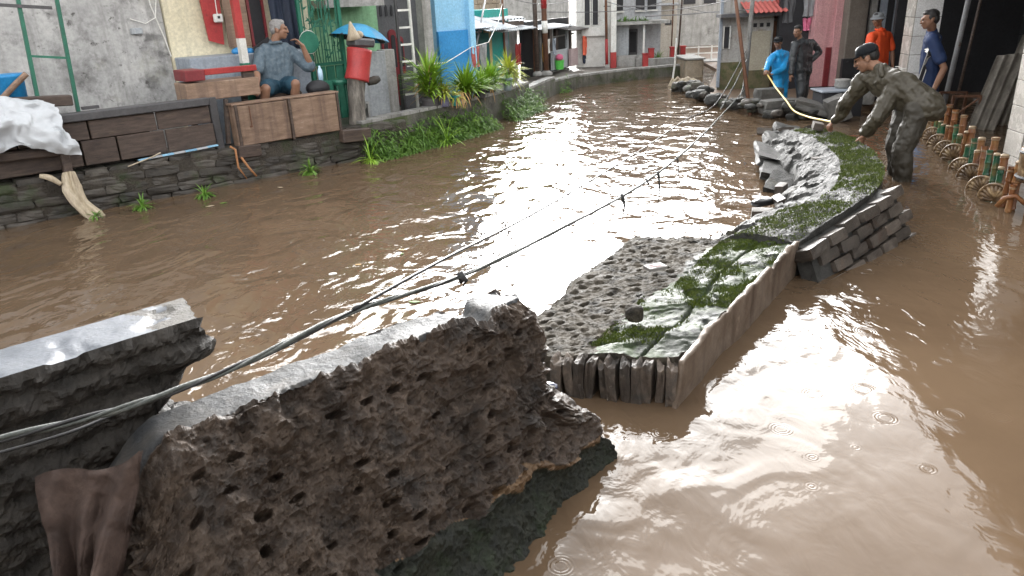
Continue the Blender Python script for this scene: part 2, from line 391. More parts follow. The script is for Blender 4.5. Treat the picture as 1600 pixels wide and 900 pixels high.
def split_faces(mb, keys):
    """MB per key, sharing the position list but only its used points"""
    out = {}
    keys = np.asarray(keys)
    for k in sorted(set(keys.tolist())):
        fs_ = mb.f[keys == k]; used, inv = np.unique(fs_, return_inverse=True); m = MB(); m.v = mb.v[used]; m.f = inv.reshape(-1, 4).tolist(); out[k] = m
    return out
fc = ch.v[ch.f].mean(1); nfa = 300*200; nf = len(ch.f); ii = np.arange(nf); side_f = ii < 2*nfa
vv = ((ii//2) % 200+.5)/200; uu = ((ii//2)//200+.5)/300
bnd = vv+.10*fbm(fc, 5, 3, 3)-.16*(uu-.5); cw = .085*np.maximum(0, .35+2*fbm(fc, 2.5, 2, 66))
keys = np.where(side_f & (ii % 2 == 0) & (bnd >= .555), np.where(bnd < .555+cw, 'clay', 'moss'), 'core')
jj = ii-2*nfa; keys = np.where((jj >= 0) & (jj < 300*14*2) & (jj % 2 == 0), 'cap', keys)
cl = thing('leaning_wall_chunk', 'big leaning chunk of broken hollow block wall with dark slots and a mossy foot', 'broken wall', (-.3, 2.1, -.2))
for k, m in split_faces(ch, keys).items():
    add({'core': 'block_core', 'cap': 'plaster_cap', 'moss': 'mossy_footing', 'clay': 'clay_layer'}[k], m, {'core': M_CORE, 'cap': M_CAP, 'moss': M_MOSSDARK, 'clay': M_CLAY}[k], cl, smooth=(k == 'cap'),
        kind='stuff' if k == 'clay' else None, label={'core': None, 'cap': 'smooth grey plaster along the top edge', 'moss': 'dark mossy lower part of the chunk', 'clay': 'strip of bare yellowish clay'}[k])

M_SLAB2 = mat('crumbly_edge', [(.05, .046, .04), (.085, .078, .068), (.12, .112, .10)], 12, .7, 1., 70)
# --- standing stump of the wall behind it, at the edge of the picture
WB = frame((-1.06, 2.42, 0), (-.74, -.67))     # x runs along the wall towards the near end, y towards the camera side
def wb_fn(u, v, w_):
    s = .08+u*2.3; X = np.stack([s, (w_-.5)*.26+.02, .955-v*1.35], 1); Mx = np.array(WB)
    return X @ Mx[:3, :3].T + Mx[:3, 3]
def wb_disp(X, u, v, w_, N_):
    n1 = fbm(X, 6, 5, 21); n2 = fbm(X, 24, 4, 22); top = v < .002; face = w_ > .99
    d = np.where(top, .003*n1+.0015*n2-.012*sstep(.35, .5, fbm(X, 5, 3, 27)), .045*n1+.03*n2+.014*fbm(X, 60, 2, 25)-.022*np.exp(-((((v*1.3+.02*n1)/.105) % 1.)-.5)**2/.02))
    d = d-.03*np.where(top, 0, np.exp(-((v-.12)/.03)**2))+.02*np.where(face, (v < .1), 0)
    o = N_*d[:, None]; du = np.array(WB)[:3, 0]
    o += du[None]*((1-sstep(0, .10, u))*(.16*np.exp(-((v-.20)/.09)**2)-.16*sstep(.28, .6, v)+.05*fbm(np.stack([v*14, w_*3, v*0], 1), 1, 3, 5)))[:, None]
    return o
wbm = solid(wb_fn, 220, 130, 16, wb_disp)
wb = thing('standing_wall_stump', 'dark broken end of a standing wall with a smooth wet blue-grey top', 'broken wall', (-1.6, 2.0, -.3))
fc = wbm.v[wbm.f].mean(1); jj = np.arange(len(wbm.f))-2*220*130; s_ = ((jj//2)//16+.5)/220*2.3
k2 = np.where((jj >= 0) & (jj < 220*16*2) & (jj % 2 == 0), np.where(s_ < .13+.05*np.sin(fc[:, 1]*60)+.06*fbm(fc, 14, 3, 4), 'rubble', 'cap'), 'core')
for k, m in split_faces(wbm, k2).items():
    add({'core': 'block_core', 'cap': 'plaster_top', 'rubble': 'crumbled_edge'}[k], m, {'core': M_DARKCORE, 'rubble': M_SLAB2, 'cap': mat('wet_plaster_top', [(.06, .07, .085), (.085, .096, .115), (.125, .135, .15)], 5, .42, .3, 60, spots=[((.028, .03, .033), 8, (.58, .7))], rvar=.1, spec=.6)}[k], wb, smooth=(k == 'cap'),
        label={'core': None, 'cap': 'smooth wet blue-grey plaster top', 'rubble': 'crumbled sandy end of the top'}[k])

# --- fallen length of wall lying on its side
FL, FR, BR, BL = (-.14, 3.52, .17), (.80, 3.24, .225), (1.98, 4.84, .25), (.90, 5.50, .16)
M_SLAB = mat('slab_crumbly', [(.036, .030, .021), (.072, .061, .046), (.115, .10, .08)], 12, .75, 1., 70, spots=[((.018, .016, .013), 7, (.5, .66)), ((.095, .086, .072), 16, (.62, .74))], spec=.25, bdist=.01)
M_SLABP = mat('slab_plaster_mossy', [(.016, .022, .012), (.028, .034, .022), (.05, .054, .045)], 6, .6, .8, 60, spots=[((.028, .048, .010), 3.2, (.42, .58)), ((.013, .015, .012), 9, (.52, .64)), ((.08, .085, .088), 2.6, (.6, .7))], rvar=.2, spec=.3)
def slab_fn(u, v, w_):
    X = bil([FL, FR, BR, BL], u, v); X[:, 2] -= (1-w_)*.4; return X
def slab_disp(X, u, v, w_, N_):
    a = u*.9; b = v*2.0; top = w_ > .99
    n1 = fbm(X, 6, 4, 61); n2 = fbm(X, 22, 4, 62); left = 1-sstep(.47, .62, u+.10*fbm(X, 3, 2, 64)-.08*sstep(.55, 1, v))
    hole = slots(a+.05*n1, b+.05*n1, .082, .088, .017, .023, 9, .66)
    d = .018*n1+.012*n2+.008*fbm(X, 50, 2, 63)*left - left*.045*hole*sstep(.02, .08, v) + left*.012*np.abs(fbm(X, 14, 3, 67)) - .012*left
    crack = np.exp(-((u-.80-.02*np.sin(v*7)-.012*fbm(X, 9, 2, 8))/.008)**2)
    d -= .028*crack
    step = .02*np.sign(fbm(X*np.array([1, 1, 0])[None], 4.5, 2, 81))*(1-left)*sstep(.1, .2, np.abs(fbm(X, 4.5, 2, 81)))*.4
    d = np.where(top, d+step, 0)
    o = N_*0; o[:, 2] += np.where(top, d, 0)
    # ragged outline on the river side and at the far end
    rag = .03+.07*fbm(np.stack([v*7, v*0, v*0+3], 1), 1, 3, 6)
    dirL = np.array([-.83, .55, 0]); o += dirL[None]*((1-sstep(0, .18, u))*rag)[:, None]
    o[:, 2] -= np.where(top, (1-sstep(0, .08, u))*.06, 0)
    o[:, 2] -= np.where(top, (1-sstep(0, .03, v))*(1-sstep(0, .45, u))*.05, 0)
    return o
sl = solid(slab_fn, 150, 230, 4, slab_disp)
fs = thing('fallen_wall_slab', 'long slab of fallen wall lying flat, holes and green moss on its wet top', 'broken wall', (.95, 4.2, -.2))
fc = sl.v[sl.f].mean(1); ii = np.arange(len(sl.f)); u_ = ((ii//2)//230+.5)/150; v_ = ((ii//2) % 230+.5)/230
k3 = np.where((ii < 2*150*230) & (ii % 2 == 0) & (u_+.10*fbm(fc, 3, 2, 64)-.08*(v_ > .75)+.07*fbm(fc, 18, 3, 5) > .55), 'plaster', 'core')
for k, m in split_faces(sl, k3).items():
    add({'core': 'block_core', 'plaster': 'plaster_face'}[k], m, {'core': M_SLAB, 'plaster': M_SLABP}[k], fs, smooth=(k == 'plaster'), label={'core': None, 'plaster': 'wet greenish plaster with moss'}[k])
# brick ends standing on edge along the broken front
M_BRK = mat('mud_brick', [(.04, .031, .024), (.075, .058, .046), (.14, .11, .085)], 12, .6, .8, 60, spots=[((.05, .045, .04), 8, (.5, .65)), ((.32, .29, .25), 30, (.66, .74))], objvar=.4, bdist=.01)
bmeshes = [rough_brick('brick', M_BRK, q, amp=.2, k=5) for q in range(5)]
pf = Vector(FR)-Vector((.20, 3.385, .17)); nb = 11
for q in range(nb):
    t = (q+.5)/nb; p = Vector((.20, 3.385, 0))+Vector((pf.x, pf.y, 0))*t; p += Vector((-.1, -.35, 0)).normalized()*rnd.uniform(-.005, .03)
    hgt = .25+.03*t+rnd.uniform(-.05, .02)
    stamp('brick', bmeshes[q % 5], M_BRK, fs, (p.x, p.y, .075+rnd.uniform(-.012, .012)), Quaternion((0, 0, 1), -.24+rnd.uniform(-.2, .2)) @ Quaternion((0, 1, 0), rnd.uniform(-.10, .10)), (pf.length/nb*rnd.uniform(.78, .98), .13, hgt))
# stucco sheet hanging on its outer side
M_STU = mat('stucco_brown', [(.10, .07, .048), (.15, .11, .08), (.20, .155, .118)], 5, .55, .4, 45, streak=(.055, .034, .023), spots=((.06, .042, .03), 3, (.55, .7)), bdist=.006)
def stu_fn(u, v, w_):
    p = np.array(FR)[None]*(1-u)[:, None]+np.array(BR)[None]*u[:, None]; nrm = np.array([.80, -.60, 0])
    p = p+nrm[None]*(.015+w_*.028 + .035*np.sin(u*5)*0)[:, None]; p[:, 2] = p[:, 2]+.012-v*.36; return p
def stu_disp(X, u, v, w_, N_):
    n1 = fbm(X, 3, 3, 31); o = N_*(.012*n1+.004*fbm(X, 20, 3, 2))[:, None]
    o[:, 2] += (1-sstep(0, .2, v))*(.03*fbm(np.stack([u*22, u*0, u*0], 1), 1, 3, 14))
    o += np.array([.80, -.60, 0])[None]*(.04*fbm(np.stack([u*3.1, u*0, u*0], 1), 1, 2, 3)*(1+0*v))[:, None]
    o += np.array([-.59, -.8, 0])[None]*((1-sstep(0, .12, u))*(.04+.10*v))[:, None]
    return o
add('stucco_sheet', solid(stu_fn, 110, 24, 2, stu_disp), M_STU, fs, smooth=True, label='thin brown stucco sheet standing along the slab edge')

# --- third length: curved, tilted, mossy, with exposed bricks on the lane side
RE = [(1.96, 4.80, .25), (2.38, 5.16, .33), (2.90, 5.68, .37), (3.30, 6.35, .37), (3.58, 7.15, .36), (3.75, 8.0, .34), (3.74, 8.9, .30)]
LE = [(1.42, 5.22, .15), (1.86, 5.72, .10), (2.28, 6.22, .09), (2.62, 6.85, .10), (2.86, 7.5, .12), (2.98, 8.25, .14), (3.12, 9.2, .12)]
def interp(poly, t):
    poly = np.array(poly, float); k = len(poly)-1; x = np.clip(t, 0, 1)*k; i = np.minimum(x.astype(int), k-1); f_ = (x-i)[:, None]
    p0 = poly[np.maximum(i-1, 0)]; p1 = poly[i]; p2 = poly[i+1]; p3 = poly[np.minimum(i+2, k)]
    return .5*((2*p1)+(-p0+p2)*f_+(2*p0-5*p1+4*p2-p3)*f_**2+(-p0+3*p1-3*p2+p3)*f_**3)
def tw_fn(u, v, w_):
    a = interp(LE, v); b = interp(RE, v); X = a*(1-u)[:, None]+b*u[:, None]; X[:, 2] += .07*np.sin(np.pi*u)*(1-.3*v)-(1-w_)*.5; return X
def tw_disp(X, u, v, w_, N_):
    top = w_ > .99; n1 = fbm(X, 4, 4, 71); n2 = fbm(X, 17, 4, 72)
    left = 1-sstep(.25, .5, u+.1*n1)
    d = .022*n1+.016*n2+.008*fbm(X, 45, 2, 79)+left*(.03*fbm(X, 9, 3, 75)+.018*np.sign(fbm(X, 7, 2, 78)))
    o = N_*0; o[:, 2] = np.where(top, d, 0); o[:, 2] -= np.where(top, .10*(1-sstep(0, .14, u)), 0)
    o += np.array([-.8, .5, 0])[None]*((1-sstep(0, .2, u))*.16*fbm(np.stack([v*13, v*0, v*0], 1), 1, 3, 8))[:, None]
    return o
M_TW = mat('wet_grey_mortar', [(.02, .02, .0185), (.038, .037, .034), (.065, .063, .059)], 9, .62, 1., 55, spots=[((.017, .017, .015), 7, (.5, .65)), ((.05, .045, .025), 3, (.58, .72))], rvar=.15, bdist=.012, spec=.35)
tw = solid(tw_fn, 70, 240, 4, tw_disp)
t3 = thing('curved_wall_remnant', 'curved low wall remnant with bright green moss and loose dark bricks on its lane side', 'broken wall', (2.8, 6.6, -.3))
add('mortar_top', tw, M_TW, t3, smooth=False)
M_BRK2 = mat('grey_brick', [(.040, .033, .027), (.066, .054, .044), (.105, .088, .072)], 9, .5, .7, 55, spots=((.08, .052, .036), 5, (.58, .7)), objvar=.35, bdist=.008)
gb = [rough_brick('brick', M_BRK2, 20+q, amp=.045, k=4) for q in range(5)]
a0, a1 = Vector((2.02, 4.80, .22)), Vector((2.96, 5.66, .33)); dl = (a1-a0); ln = dl.length; dh = dl.normalized(); outn = Vector((dh.y, -dh.x, 0)).normalized()
yax = (outn*.40+Vector((0, 0, -.92))).normalized(); zax = dh.cross(yax).normalized(); rotb = Matrix((dh, yax, zax)).transposed().to_quaternion()
for r_ in range(5):
    nn = 5 if r_ % 2 else 6
    for q in range(nn):
        l = ln*1.05/5; s = -.05+(q+(.5 if r_ % 2 else 0))*l
        if (q == 0 and r_ in (2, 4)): continue
        p = a0+dh*(s+l/2-.04)+yax*(.035+r_*.098)+zax*0-Vector((0, 0, .0))+outn*rnd.uniform(-.01, .02)
        stamp('brick', gb[rnd.randrange(5)], M_BRK2, t3, p, rotb @ Quaternion((rnd.uniform(-1, 1), rnd.uniform(-1, 1), rnd.uniform(-1, 1)), rnd.uniform(0, .09)), (l*rnd.uniform(.80, .93), .082, .15))
bk = MB(); bk.prism([a0+dh*-.02-outn*.02, a1+dh*.12-outn*.02, a1+dh*.18+outn*.20+Vector((0, 0, -.50)), a0+dh*-.02+outn*.20+Vector((0, 0, -.50))], -outn*.12)
bk.v = [tuple(Vector(p)+outn*.055) for p in bk.v]
add('mortar_backing', bk, M_TW, t3)

# moss and short grass: blades laid over the tops
M_MOSS = mat('bright_moss', [(.038, .055, .007), (.075, .105, .012), (.13, .155, .025)], 25, .6, .3, 60, objvar=0)
def moss(name, parent, fn, u0, u1, v0, v1, n, seed, thr, hmin, hmax, label):
    r_ = np.random.default_rng(seed); u = r_.uniform(u0, u1, n*3); v = r_.uniform(v0, v1, n*3); X = fn(u, v, np.ones_like(u))
    ok = fbm(X, 4.5, 3, seed) + .35*fbm(X, 16, 2, seed+1) + r_.normal(0, .16, len(X)) > thr+.08; X = X[ok][:n]; m = MB()
    for p in X:
        h_ = r_.uniform(hmin, hmax); a = r_.uniform(0, 6.28); b = r_.uniform(.004, .009); t = r_.uniform(-.9, .9, 2)*h_
        dx, dy = math.cos(a)*b, math.sin(a)*b
        m.add([(p[0]-dx, p[1]-dy, p[2]-.012), (p[0]+dx, p[1]+dy, p[2]-.012), (p[0]+t[0], p[1]+t[1], p[2]+h_)], [(0, 1, 2)])
    return add(name, m, M_MOSS, parent, label=label, kind='stuff')
def slab_top(u, v, w_):
    X = slab_fn(u, v, w_); return X+slab_disp(X, u, v, w_, X*0)
def tw_top(u, v, w_):
    X = tw_fn(u, v, w_); return X+tw_disp(X, u, v, w_, X*0)
moss('moss_patch', fs, slab_top, .60, .99, .35, 1.0, 16000, 3, -.12, .003, .012, 'green moss on the plaster')
moss('moss_patch', fs, slab_top, .5, .86, .06, .5, 8000, 5, .02, .003, .012, 'thin green moss near the loose stone')
moss('moss_patch', t3, tw_top, .58, 1.0, .20, .98, 15000, 7, -.10, .006, .022, 'bright green moss along the lane edge')
moss('moss_patch', t3, tw_top, .35, .98, .0, .25, 8000, 9, -.08, .004, .014, 'yellow-green moss at the joint with the slab')

# ================================================================== left bank
M_STONE = mat('bank_stone', [(.038, .033, .028), (.062, .054, .046), (.095, .084, .072)], 6, .6, .7, 45, spots=[((.035, .045, .02), 3, (.52, .66)), ((.03, .027, .024), 7, (.55, .68))], objvar=.35, bdist=.01)
M_DARKMUD = mat('dark_mortar', [(.025, .022, .018), (.05, .044, .036)], 6, .7, .6, 40)
M_WOODD = mat('dark_wet_timber', [(.035, .024, .02), (.065, .045, .036), (.10, .072, .056)], 6, .5, .5, 30, stretch=(1, 1, 6), spots=((.12, .09, .06), 4, (.6, .72)))
M_BEAM = mat('grey_beam', [(.05, .048, .05), (.085, .082, .085)], 5, .5, .4, 40)
M_WOODB = mat('brown_plywood', [(.15, .095, .065), (.22, .145, .10), (.29, .20, .145)], 5, .55, .35, 40, stretch=(1, 1, 5), streak=(.10, .065, .05), spots=((.33, .27, .21), 5, (.62, .74)))
M_GREYWALL = mat('stained_render', [(.30, .295, .29), (.40, .395, .385), (.50, .49, .475)], 2.2, .75, .25, 40, spots=[((.16, .155, .15), 3.2, (.52, .66)), ((.07, .065, .06), 11, (.60, .70)), ((.36, .35, .28), 1.4, (.55, .75))], streak=(.24, .235, .225))
M_CREAM = mat('cream_paint', [(.60, .54, .38), (.68, .62, .46)], 3, .6, .1, 40, streak=(.5, .46, .34))
M_DADO = mat('blue_grey_paint', [(.22, .25, .29), (.28, .31, .35)], 4, .5, .1, 40, streak=(.18, .20, .22))
M_RED = mat('red_paint', [(.27, .022, .024), (.36, .04, .036)], 6, .45, .15, 40, spots=((.16, .025, .022), 8, (.6, .75)))
M_MAROON = mat('maroon_paint', [(.17, .025, .03), (.23, .035, .04)], 6, .5, .15, 40)
M_WHITE = mat('white_paint_worn', [(.55, .54, .50), (.70, .69, .66)], 8, .5, .15, 40, spots=((.35, .33, .29), 9, (.6, .72)))
M_GREENP = mat('dark_green_paint', [(.015, .10, .065), (.025, .15, .095)], 8, .4, .1, 40, spots=((.08, .06, .04), 14, (.68, .76)))
M_LIME = mat('pale_green_wall', [(.20, .40, .22), (.27, .48, .28)], 3, .6, .15, 40, streak=(.15, .30, .17))
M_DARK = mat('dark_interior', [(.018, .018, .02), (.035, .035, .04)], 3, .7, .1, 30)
M_GREYLOW = mat('grey_wall_paint', [(.30, .32, .34), (.38, .40, .41)], 3, .6, .15, 40, streak=(.22, .23, .23))
M_BLUE = mat('blue_paint', [(.03, .20, .45), (.045, .26, .55)], 4, .5, .1, 40)
M_SKYB = mat('light_blue_paint', [(.22, .46, .66), (.30, .54, .72)], 4, .5, .1, 40)
M_ZINC = mat('zinc_sheet', [(.28, .30, .32), (.42, .44, .46), (.52, .54, .55)], 3, .4, .2, 30, spots=((.20, .12, .08), 4, (.6, .75)), metallic=.3)
M_TEAL = mat('teal_paint', [(.02, .25, .22), (.03, .33, .28)], 4, .55, .15, 40)
M_ROOFDK = mat('old_roof_sheet', [(.06, .055, .052), (.11, .10, .095)], 4, .6, .3, 30)
M_BLOCKW = mat('raw_block_wall', [(.22, .175, .125), (.30, .245, .18), (.36, .31, .25)], 4, .75, .5, 40, spots=((.12, .11, .09), 3, (.52, .68)))
M_STEEL = mat('weathered_steel', [(.16, .16, .165), (.26, .26, .265)], 8, .5, .2, 50, spots=((.12, .06, .03), 10, (.6, .72)))
M_RUST = mat('rusty_iron', [(.09, .04, .025), (.16, .075, .04)], 10, .7, .4, 50)
M_PLASTW = mat('white_plastic', [(.42, .44, .46), (.48, .495, .515)], 3, .35, .15, 12, bdist=.02, fvar=(.93, 1.05))
M_DRIFT = mat('pale_soaked_wood', [(.28, .22, .15), (.42, .35, .25), (.55, .47, .37)], 9, .6, .5, 40, stretch=(1, 1, .25))
M_CONCP = mat('grey_concrete', [(.20, .195, .185), (.28, .275, .26), (.36, .35, .335)], 4, .65, .4, 40, spots=((.12, .115, .105), 3, (.55, .7)), streak=(.17, .165, .15))

M_EARTH = mat('earthy_mortar', [(.035, .029, .022), (.06, .05, .039), (.085, .072, .055)], 6, .75, 1., 45, spots=((.03, .045, .015), 3, (.55, .68)), bdist=.03)
stones = [rough_brick('stone', M_STONE, 40+q, amp=.11, k=4) for q in range(6)]
# retaining wall of laid stones along the near left bank
rw = thing('retaining_wall', 'low dark stone retaining wall along the bank below the plank fence', 'wall', LB(2, .2, -.3))
b = MB(LF); b.box((1.2, .17, -.02), (7.4, .27, .80)); add('mortar', b, M_EARTH, rw)
for r_ in range(6):
    s = -2.2+rnd.uniform(0, .2); z = -.10+r_*.095
    while s < 4.75:
        l = rnd.uniform(.2, .42)
        p = LB(s+l/2, .08+rnd.uniform(-.02, .025)+.012*r_, z+rnd.uniform(-.012, .012))
        q0 = Quaternion((0, 0, 1), math.atan2(.668, .744)+rnd.uniform(-.06, .06)) @ Quaternion((0, 1, 0), rnd.uniform(-.05, .05))
        stamp('stone', stones[rnd.randrange(6)], M_STONE, rw, p, q0, (l*.96, .2, .092*rnd.uniform(.86, 1.02))); s += l

# plank fence above the stones
pf_ = thing('plank_fence', 'dark brown plank fence with a grey beam on top along the near left bank', 'fence', LB(1.4, .15, .42))
b = MB(LF); b.box((.7, .17, .955), (3.2, .15, .085), bev=.01); add('top_beam', b, M_BEAM, pf_)
for (s0, s1) in ((-.95, .36), (.37, 1.02), (1.03, 1.70), (1.71, 2.30)):
    b = MB(LF); b.box(((s0+s1)/2, .16+rnd.uniform(-.008, .008), .81), (s1-s0-.006, .035, .19), bev=.006); add('plank', b, M_WOODD, pf_)
for (s0, s1) in ((-.95, .1), (.11, .90), (.91, 1.25), (1.26, 1.75), (1.76, 2.30)):
    b = MB(LF); b.box(((s0+s1)/2, .13+rnd.uniform(-.008, .008), .585), (s1-s0-.008, .04, .25), bev=.006); add('plank', b, M_WOODD, pf_)
b = MB(LF); b.box((2.36, .2, .68), (.09, .09, .62), bev=.008); add('post', b, M_BEAM, pf_)
b = MB(LF); b.bar((2.45, .15, .45), (2.52, .18, .95), .05, .04); add('brace', b, M_WOODD, pf_)
b = MB(LF); b.box((.55, .3, .62), (2.2, .05, .6)); add('backing_board', b, M_DARKMUD, pf_)

# striped wet plastic strip lying on the stones
sp = thing('plastic_strip', 'thin blue and white plastic strip lying on the stone wall top', 'plastic strip', LB(1.9, .06, .45))
for q in range(7):
    b = MB(LF); b.box((1.47+q*.125, .055+.01*math.sin(q), .443+.004*q), (.122, .05, .014), Matrix.Rotation(-.03, 3, 'Y')); add('strip_segment', b, [M_SKYB, M_PLASTW][q % 2], sp)

# old cabinet door panel against the bank
cb = thing('wooden_cabinet', 'brown plywood cabinet with two panels leaning on the bank under the seated man', 'cabinet', LB(3.2, .05, .36))
Rl = Matrix.Rotation(-.02, 3, 'Y')
b = MB(LF); b.box((3.20, .10, .645), (1.36, .16, .47), bev=.01); add('carcass', b, M_WOODB, cb)
for (c_, w_) in ((2.87, .62), (3.535, .62)):
    b = MB(LF); b.box((c_, .005, .645), (w_, .02, .45), bev=.005); add('panel', b, M_WOODB, cb)
for c_ in (2.54, 3.205, 3.86):
    b = MB(LF); b.box((c_, -.008, .645), (.028, .03, .49), bev=.004); add('stile', b, M_WOODD, cb)
b = MB(LF); b.box((2.70, -.01, .75), (.008, .01, .22)); b.box((2.69, -.012, .63), (.03, .012, .02)); add('latch', b, M_RUST, cb)
b = MB(LF); b.box((3.2, .095, .89), (1.40, .19, .022), bev=.006); add('top_board', b, M_WOODB, cb)

# counter box with red trim
ct = thing('wooden_counter', 'brown wooden counter box with red painted rim in front of the cream house', 'counter', LB(2.5, .35, .95))
b = MB(LF); b.box((2.52, .34, 1.06), (.86, .34, .20), bev=.008); add('box', b, M_WOODB, ct)
b = MB(LF); b.box((2.22, .34, 1.24), (.22, .36, .12), bev=.01); add('end_block', b, M_MAROON, ct)
b = MB(LF); b.box((2.64, .20, 1.265), (.62, .07, .065), bev=.006); add('red_rail', b, M_RED, ct)
b = MB(LF); b.box((2.86, .24, 1.195), (.14, .06, .075), bev=.004); add('rail_block', b, M_WOODD, ct)
for s_ in (2.2, 2.85):
    b = MB(LF); b.box((s_, .42, .64), (.06, .06, .64)); add('leg', b, M_WOODD, ct)

# red and white post
po = thing('painted_post', 'slim roof post painted red above and white below, on a green foot', 'post', LB(3.01, .6, .3))
b = MB(LF); b.box((3.005, .6, 2.2), (.085, .085, 1.3), bev=.006); add('red_section', b, M_MAROON if False else M_RED, po)
b = MB(LF); b.box((3.005, .6, 1.44), (.087, .087, .30), bev=.006); add('white_section', b, M_WHITE, po)
b = MB(LF); b.box((3.005, .6, .80), (.10, .10, 1.0), bev=.006); add('foot', b, M_GREENP, po)

# ---- houses on the left bank
def corrugated(Mx, s0, s1, t0, z0, t1, z1, wave=.075, amp=.012, th=.004):
    """corrugated sheet between two edges; ridges run along the slope"""
    n = max(4, int((s1-s0)/wave*6)); V = []
    for side in (0, 1):
        for i in range(n+1):
            s = s0+(s1-s0)*i/n; d = amp*math.sin(2*math.pi*(s-s0)/wave)
            V += [(s, t0, z0+d-side*th), (s, t1, z1+d-side*th)]
    m = MB(Mx); k = 2*(n+1); F = []
    for i in range(n):
        a = 2*i; F += [(a, a+2, a+3, a+1), (k+a, k+a+1, k+a+3, k+a+2), (a, k+a, k+a+2, a+2), (a+1, a+3, k+a+3, k+a+1)]
    m.add(V, F); return m
def house(name, label, s0, s1, t0, t1, h, wm, rm, z0=.3, roof=(.5, .25, .9), Mx=None):
    Mx = Mx or LF; t = thing(name, label, 'house', Mx @ Vector(((s0+s1)/2, t0, z0)))
    b = MB(Mx); b.box(((s0+s1)/2, (t0+t1)/2, (z0+h)/2), (s1-s0, t1-t0, h-z0)); add('wall', b, wm, t)
    ov, dr, rs = roof
    rf = add('roof', corrugated(Mx, s0-.02, s1+.02, t0-ov, h-dr+.15, t1+.2, h+rs, .15, .02), rm, t)
    b = MB(Mx); b.box(((s0+s1)/2, t0-ov+.06, h-dr+.06), (s1-s0, .05, .09)); add('eave_board', b, M_WOODD, rf)
    return t
h1 = house('stained_grey_house', 'house with a stained grey rendered wall behind the green steel frame', -6.0, 2.40, 1.35, 6, 4.6, M_GREYWALL, M_ROOFDK, roof=(.35, .1, 1.0))
b = MB(LF); b.tube([(2.25, 1.33, 2.6), (2.28, 1.32, 2.0), (2.37, 1.32, 1.6), (2.40, 1.32, 1.4)], .008, 6); add('cable', b, M_WHITE, h1)
b = MB(LF); b.tube([(2.02, 1.33, 1.86), (2.18, 1.32, 1.80), (2.30, 1.30, 1.86), (2.36, 1.30, 2.1)], .006, 6); add('cable', b, M_WHITE, h1)
b = MB(LF); b.box((2.06, 1.32, 1.72), (.13, .05, .07), bev=.008); add('pipe_clamp', b, M_GREYLOW, h1)
h2 = house('cream_house', 'cream painted house with a blue-grey dado and maroon shutter', 2.41, 4.35, 1.30, 6, 3.1, M_CREAM, M_ROOFDK, roof=(1.0, .25, 1.0))
b = MB(LF); b.box((3.2, 1.05, .86), (1.55, .5, 1.06), bev=.01); add('dado_ledge', b, M_DADO, h2)
b = MB(LF); b.add([], []); b.prism([(2.82, 1.20, 2.3), (3.10, 1.20, 2.3), (3.04, 1.20, 1.50), (2.86, 1.20, 1.56)], (0, .03, 0)); add('shutter', b, M_MAROON if False else M_RED, h2)
b = MB(LF); b.box((3.24, 1.18, 1.86), (.30, .03, .80), bev=.004); add('plywood_board', b, M_WOODB, h2)
b = MB(LF); b.box((3.0, 1.155, 1.82), (.11, .05, .10), bev=.012); sw = add('socket_box', b, M_WHITE, h2); b = MB(LF); b.box((3.0, 1.125, 1.83), (.03, .014, .03), bev=.004); add('knob', b, M_DARK, sw); b = MB(LF); b.tube([(3.0, 1.16, 1.86), (3.01, 1.17, 2.1), (3.0, 1.18, 2.4)], .006, 6); add('lead', b, M_WHITE, sw)
fr_ = MB(LF)
for (c_, d_) in (((3.46, 1.28, 1.75), (.03, .05, .62)), ((3.66, 1.28, 1.75), (.03, .05, .62)), ((3.56, 1.28, 1.45), (.23, .05, .03)), ((3.56, 1.28, 2.06), (.23, .05, .03))): fr_.box(c_, d_)
wf = add('window', fr_, M_MAROON, h2); b = MB(LF); b.box((3.56, 1.29, 1.75), (.18, .012, .6)); add('pane', b, M_DARK, wf)
# dark curtain
def drape(Mx, s0, s1, t, z0, z1, folds, amp, m, name, parent=None, **kw):
    V = []; nu, nv = folds*8+1, 10
    for i in range(nu):
        for j in range(nv):
            a = i/(nu-1); c = j/(nv-1); V.append((s0+(s1-s0)*a+.015*math.sin(a*17+c*5), t+amp*math.sin(a*folds*6.283+.6*math.sin(c*4))*(1-.4*c), z0+(z1-z0)*c+.01*math.sin(a*9)))
    m_ = MB(Mx); m_.grid(V, nu, nv); V2 = [(x, y+.006, z) for x, y, z in V]; m_.grid(V2, nu, nv); m_.f = m_.f[:len(m_.f)//2]+[tuple(reversed(f)) for f in m_.f[len(m_.f)//2:]]
    k = nu*nv
    for i in range(nu-1):
        for j in (0, nv-1): m_.f.append((i*nv+j, (i+1)*nv+j, k+(i+1)*nv+j, k+i*nv+j))
    for j in range(nv-1):
        for i in (0, nu-1): m_.f.append((i*nv+j, i*nv+j+1, k+i*nv+j+1, k+i*nv+j))
    return add(name, m_, m, parent, smooth=True, **kw)
M_CURT = mat('navy_cloth', [(.012, .018, .035), (.025, .035, .06)], 6, .7, .2, 60)
drape(LF, 3.66, 4.05, 1.08, 1.2, 2.5, 4, .03, M_CURT, 'door_curtain', label='dark navy curtain hanging behind the seated man', cat='curtain')
# magazine on the ledge
b = MB(LF); b.box((3.42, .92, 1.45), (.26, .02, .13), Matrix.Rotation(-.5, 3, 'Y'), bev=.004); add('folded_umbrella', b, M_DARK, label='dark folded cover on the ledge beside the white post', cat='cover')
b = MB(LF); b.ell((3.15, 1.0, 1.42), (.12, .07, .05)); b.ell((3.26, 1.0, 1.41), (.09, .06, .04)); add('crumpled_bag', b, M_BLUE, label='crumpled blue plastic bag on the blue-grey ledge', cat='bag', smooth=True)

